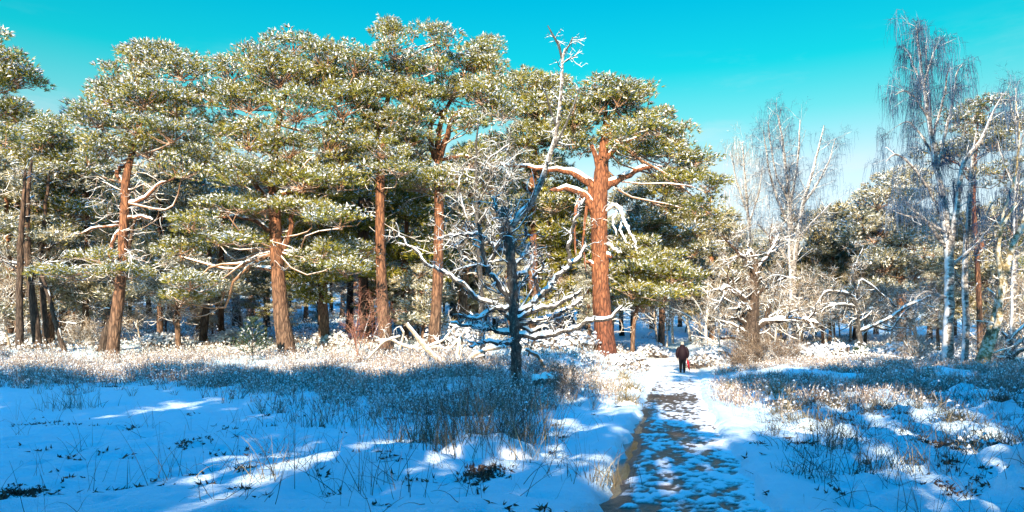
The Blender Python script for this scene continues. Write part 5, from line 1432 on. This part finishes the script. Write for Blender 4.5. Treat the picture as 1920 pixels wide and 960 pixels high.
# ------------------------------------------------------------------ the walker
def loft(rings, sides=16):
    """rings: (cx, cy, cz, rx, ry)"""
    a = np.arange(sides) / sides * 2 * np.pi
    V = np.concatenate([np.stack([c[0] + c[3] * np.cos(a), c[1] + c[4] * np.sin(a), np.full(sides, c[2])], 1) for c in rings])
    n = len(rings); idx = np.arange(n * sides).reshape(n, sides)
    q = np.stack([idx[:-1], np.roll(idx[:-1], -1, 1), np.roll(idx[1:], -1, 1), idx[1:]], -1).reshape(-1, 4)
    V = np.vstack([V, [[rings[0][0], rings[0][1], rings[0][2]], [rings[-1][0], rings[-1][1], rings[-1][2]]]])
    cap = [[n * sides, (i + 1) % sides, i] for i in range(sides)] + [[n * sides + 1, (n - 1) * sides + i, (n - 1) * sides + (i + 1) % sides] for i in range(sides)]
    return V, q, np.array(cap)
def lofted(name, rings_list, mt, parent, sides=16, extra=()):
    pr = []
    for r in rings_list:
        V, q, c = loft(r, sides); pr += [(V, q, mt), (V, c, mt)]
    return build(name, pr + list(extra), parent, smooth=True)
def limb_tube(pts, rad, sides=10):
    q = resample(np.c_[np.array(pts, float), np.array(rad)], len(pts) * 3)
    return tubes(q[:, :3], q[:, 3], sides)
Y = 40.5; px_, py_h = 9.45, 0.0
pz0 = float(np.interp(Y, CYy, CZ)) - 0.035
person = empty('person', (wx(1279.5, Y), Y, pz0), 'person walking away in dark purple padded jacket, black trousers and pale hat', 'person', rz=-0.2)
def skin_body():
    me = bpy.data.meshes.new('body')
    v, e_, r = [], [], []
    def add(p, rad, par):
        v.append(p); r.append(rad)
        if par is not None: e_.append((par, len(v) - 1))
        return len(v) - 1
    pel = add((0, 0, 0.84), 0.13, None)
    w_ = add((0, 0.02, 1.02), 0.12, pel); ch = add((0, 0.06, 1.24), 0.135, w_); nk = add((0, 0.12, 1.44), 0.055, ch)
    hd = add((0, 0.16, 1.52), 0.075, nk); ht = add((0, 0.17, 1.62), 0.075, hd)
    for s, leg in ((-1, 0.10), (1, -0.14)):
        hp = add((s * 0.085, 0, 0.80), 0.085, pel); kn = add((s * 0.09, leg * 0.6 + 0.03, 0.45), 0.055, hp); an = add((s * 0.085, leg, 0.085), 0.04, kn); add((s * 0.095, leg + 0.16, 0.045), 0.035, an)
        sh = add((s * 0.17, 0.07, 1.35), 0.06, ch); el_ = add((s * 0.265, 0.02, 1.08), 0.043, sh); wr = add((s * 0.265, 0.10, 0.84), 0.028, el_); pm = add((s * 0.265, 0.125, 0.77), 0.03, wr)
        for k, (dx, L) in enumerate(((-0.03, .066), (-0.010, .078), (0.010, .074), (0.028, .058))):
            f1 = add((s * 0.265 + 0.2 * dx, 0.125 + dx, 0.725), 0.0095, pm)
            f2 = add((s * 0.255 + 0.2 * dx, 0.130 + dx, 0.725 - L * 0.6), 0.009, f1)
            add((s * 0.235 + 0.2 * dx, 0.130 + dx, 0.715 - L * 0.8), 0.008, f2)
        t1 = add((s * 0.24, 0.155, 0.765), 0.011, pm); add((s * 0.225, 0.165, 0.725), 0.009, t1)
    me.from_pydata(v, e_, [])
    o = bpy.data.objects.new('body', me); COL.objects.link(o); o.parent = person
    md = o.modifiers.new('skin', 'SKIN')
    for i, sv in enumerate(me.skin_vertices[0].data):
        sv.radius = (r[i], r[i])
    me.skin_vertices[0].data[0].use_root = True
    ss = o.modifiers.new('sub', 'SUBSURF'); ss.levels = 1; ss.render_levels = 1
    me.materials.append(MATS['skin'])
    return o
skin_body()
jk = []
for s in (-1, 1):
    jk.append((*limb_tube([(s * 0.15, 0.07, 1.40), (s * 0.215, 0.06, 1.30), (s * 0.285, 0.02, 1.08), (s * 0.285, 0.07, 0.93), (s * 0.27, 0.10, 0.82)], [0.085, 0.105, 0.095, 0.08, 0.055]), 'purple_fabric'))
z0 = [(0.70, .205, .165, 0.0), (0.735, .225, .185, 0.0), (0.80, .222, .182, .005), (0.82, .236, .195, .01), (0.93, .232, .195, .015), (0.95, .246, .205, .02), (1.08, .240, .20, .03), (1.10, .252, .205, .035), (1.22, .245, .20, .05), (1.24, .25, .20, .055),
      (1.34, .222, .175, .08), (1.42, .175, .15, .10), (1.48, .12, .125, .12), (1.52, .095, .10, .14)]
lofted('jacket', [[(0, y_, z, a, b) for z, a, b, y_ in z0], [(0, .075, 1.40, .12, .05), (0, .055, 1.46, .125, .075), (0, .07, 1.52, .11, .075), (0, .09, 1.555, .06, .05)]], 'purple_fabric', person, 18, jk)
tr_ = []
for s, leg in ((-1, 0.10), (1, -0.14)):
    tr_.append((*limb_tube([(s * 0.08, 0, 0.84), (s * 0.09, 0.01, 0.70), (s * 0.092, leg * 0.6 + 0.03, 0.45), (s * 0.088, leg, 0.13)], [0.115, 0.118, 0.088, 0.072]), 'black_fabric'))
build('trousers', tr_, person, smooth=True)
for s, leg in ((-1, 0.10), (1, -0.14)):
    lofted('boot', [[(s * .09, leg + .05, 0.0, .05, .135), (s * .09, leg + .05, 0.035, .052, .135), (s * .09, leg + .03, 0.07, .05, .11), (s * .089, leg, 0.11, .055, .065), (s * .088, leg, 0.2, .06, .062)]], 'black_fabric', person, 12)
lofted('hat', [[(0, .16, 1.555, .098, .108), (0, .16, 1.585, .106, .115), (0, .165, 1.60, .101, .11), (0, .17, 1.67, .092, .10), (0, .175, 1.71, .06, .066), (0, .175, 1.725, .02, .02)]], 'hat_fabric', person, 14)
lofted('hair', [[(0, .115, 1.50, .07, .05), (0, .115, 1.555, .088, .07), (0, .13, 1.60, .088, .08)]], 'hair_grey', person, 12)
# umbrella held by the handle
hx = Vector((0.265, 0.125, 0.0)); ca, sa = math.cos(-0.2), math.sin(-0.2)
ux, uy = hx.x * ca - hx.y * sa, hx.x * sa + hx.y * ca
umb = empty('umbrella', (wx(1279.5, Y) + ux, Y + uy, pz0 + 0.75), 'furled red umbrella hanging from the right hand of the walker', 'umbrella')
umb.rotation_euler = (0.05, -0.2, 0)
a = np.arange(16) / 16 * 2 * np.pi
rings = []
for z, r_ in ((-0.05, 0.014), (-0.10, 0.045), (-0.20, 0.06), (-0.40, 0.055), (-0.56, 0.036), (-0.66, 0.014)):
    rr = r_ * (1 + 0.18 * np.cos(a * 8 + z * 6)); rings.append(np.stack([rr * np.cos(a), rr * np.sin(a), np.full(16, z)], 1))
V = np.concatenate(rings); idx = np.arange(96).reshape(6, 16)
build('canopy', [(V, np.stack([idx[:-1], np.roll(idx[:-1], -1, 1), np.roll(idx[1:], -1, 1), idx[1:]], -1).reshape(-1, 4), 'red_fabric')], umb, smooth=True)
build('shaft', [(*tubes(np.array([[0, 0, .02], [0, 0, -.3], [0, 0, -.72]]), np.array([.006] * 3), 8), 'black_fabric')], umb)
build('handle', [(*limb_tube([(0, 0, -.05), (0, 0, .04), (.0, .02, .075), (0, .05, .075), (0, .07, .045)], [.012] * 5), 'black_fabric')], umb, smooth=True)

# ---- a few stones by the wood's edge
def stone(label, px, Y, r, seed):
    rng = np.random.default_rng(seed); x = wx(px, Y)
    a = np.arange(9) / 9 * 2 * np.pi
    V = np.concatenate([np.stack([np.cos(a) * r * q * rng.uniform(.85, 1.15, 9), np.sin(a) * r * q * rng.uniform(.85, 1.15, 9), np.full(9, z * r)], 1) for q, z in ((1, -.2), (1.05, .2), (.85, .5), (.4, .68))] + [[[0, 0, .7 * r]]])
    idx = np.arange(36).reshape(4, 9)
    root = tag(build('stone', [(V, np.stack([idx[:-1], np.roll(idx[:-1], -1, 1), np.roll(idx[1:], -1, 1), idx[1:]], -1).reshape(-1, 4), 'stone'), (V, [[27 + i, 27 + (i + 1) % 9, 36] for i in range(9)], 'stone')], loc=(x, Y, gz(x, Y)), smooth=True), label, 'stone')
stone('brown stone in the snow behind the broad trunk', 690, 44, 0.4, 1)
stone('low stone near the dead tree in the snow', 628, 43, 0.35, 2)

# ------------------------------------------------------------------ the pines behind the photographer that shade the foreground
SUNNY = [(560, 930, .45), (620, 890, .5), (690, 860, .55), (755, 835, .45), (650, 940, .5), (540, 955, .4), (205, 775, .5), (420, 850, .25), (350, 905, .25), (640, 905, .5), (440, 790, .25), (770, 900, .2), (1080, 900, .3), (1060, 800, .4),
         (1350, 765, 1.0), (1405, 785, 1.0), (1460, 800, .8), (1520, 800, .6), (1330, 735, 1.0), (1440, 760, .9), (1390, 750, .9), (1720, 780, .8), (1680, 770, .6), (1600, 815, .5), (1850, 860, .6), (1890, 895, .7), (1880, 945, .6), (1915, 920, .6), (1830, 880, .5), (1335, 845, .25), (1420, 795, .7),
         (1150, 715, 1.2), (1105, 728, .8), (1180, 755, 1.0), (1190, 700, 1.2), (1110, 690, 1.0), (1040, 720, .5), (1270, 722, .6), (1260, 772, .5), (1290, 905, .3), (1300, 735, .6), (1230, 700, 1.0), (1340, 700, .8), (1560, 690, .9), (1640, 700, .8), (1250, 745, .5), (1225, 735, .7), (1300, 860, .25), (1000, 850, .25)]
RG = []
for px, py, r in SUNNY:
    y = F * 1.6 / (py - HY); RG.append((wx(px, y), y, 0.1, r * 1.35))
RG = np.array(RG)
def sun_gap(pc):
    """False for clumps that stand between the sun and one of the sunlit patches"""
    k = np.ones(len(pc), bool)
    for x, y, z, r in RG:
        v = pc - np.array([x, y, z])
        d = np.linalg.norm(v - (v @ S)[:, None] * S[None], axis=1)
        k &= d > r + 0.55
    return k
SHL = 'tall pine behind the viewpoint whose crown shades the foreground snow'
SHG = 'pines behind the viewpoint'
rngs = np.random.default_rng(55)
shade = []
for k in range(17):
    shade.append((-35 + k * 3.5 + rngs.uniform(-.8, .8), -6.0 + rngs.uniform(-1.5, 1.0), rngs.uniform(15.2, 16.8)))
for k in range(13):
    shade.append((-34 + k * 4.6 + rngs.uniform(-1, 1), -12.5 + rngs.uniform(-2, 2), rngs.uniform(16, 18)))
for k in range(10):
    shade.append((-34 + k * 5.8 + rngs.uniform(-1, 1), -20 + rngs.uniform(-2, 2), rngs.uniform(15, 17)))
shade += [(-4.7, -8.5, 21.5), (17.1, 9.0, 23.0), (21.5, 4.0, 18.0), (25.0, 8, 15.0), (12.5, -1.5, 17), (2.6, -10, 24.5)]
for k, (x, y, H) in enumerate(shade):
    if math.hypot(x, y) < 3.5: x += 4
    generic_pine('pine_tree', 900 + k, H, 3.1, 0.14, 36, (x, y, gz(x, y)), SHL, SHG, 'needles', 0.25, 0.02, 'pine_bark', (0.75, 0.55), 6, 0.85, 0.9, 0, keep=sun_gap, bk=2, bare_pads=True)

# ------------------------------------------------------------------ which one is which: labels for the many alike trees
MARKS = [(-1e9, None), (-30, 'left edge'), (210, 'tall left pine'), (540, 'broad pine'), (722, 'tallest orange trunk'), (815, 'forked trunk'), (968, 'dead tree'), (1133, 'red trunked pine'), (1262, 'walker'),
         (1412, 'snag'), (1615, 'arching branches'), (1776, 'weeping birch'), (1950, 'right edge'), (1e9, None)]
ORD = ['nearest', 'second nearest', 'third nearest', 'fourth nearest', 'fifth nearest', 'sixth nearest', 'seventh nearest', 'eighth nearest', 'ninth nearest', 'tenth nearest', 'eleventh nearest', 'twelfth nearest', 'thirteenth nearest', 'fourteenth nearest', 'fifteenth nearest', 'sixteenth nearest', 'seventeenth nearest', 'eighteenth nearest']
WHAT = {'dark': 'dark trunked pine', 'mid': 'snow flecked pine', 'seedling': 'young frosted pine', 'low': 'small understorey pine', 'pale': 'pale frosted pine', 'right': 'bare frosted tree', 'left': 'bare frosted sapling'}
bins = {}
for o, kind, px, Yd in NOTES:
    if kind not in WHAT: continue
    k = max(i for i, (m_, _) in enumerate(MARKS) if px >= m_)
    bins.setdefault((kind, k), []).append((Yd, o))
for (kind, k), l in bins.items():
    a_, b_ = MARKS[k][1], MARKS[k + 1][1]
    for i, (Yd, o) in enumerate(sorted(l, key=lambda q: q[0])):
        if a_ and b_:
            o['label'] = f"{ORD[min(i, 17)]} {WHAT[kind]} in the gap between {a_} and {b_}"
        else:
            o['label'] = f"{WHAT[kind]} just beyond the {'right' if a_ else 'left'} edge of the view"
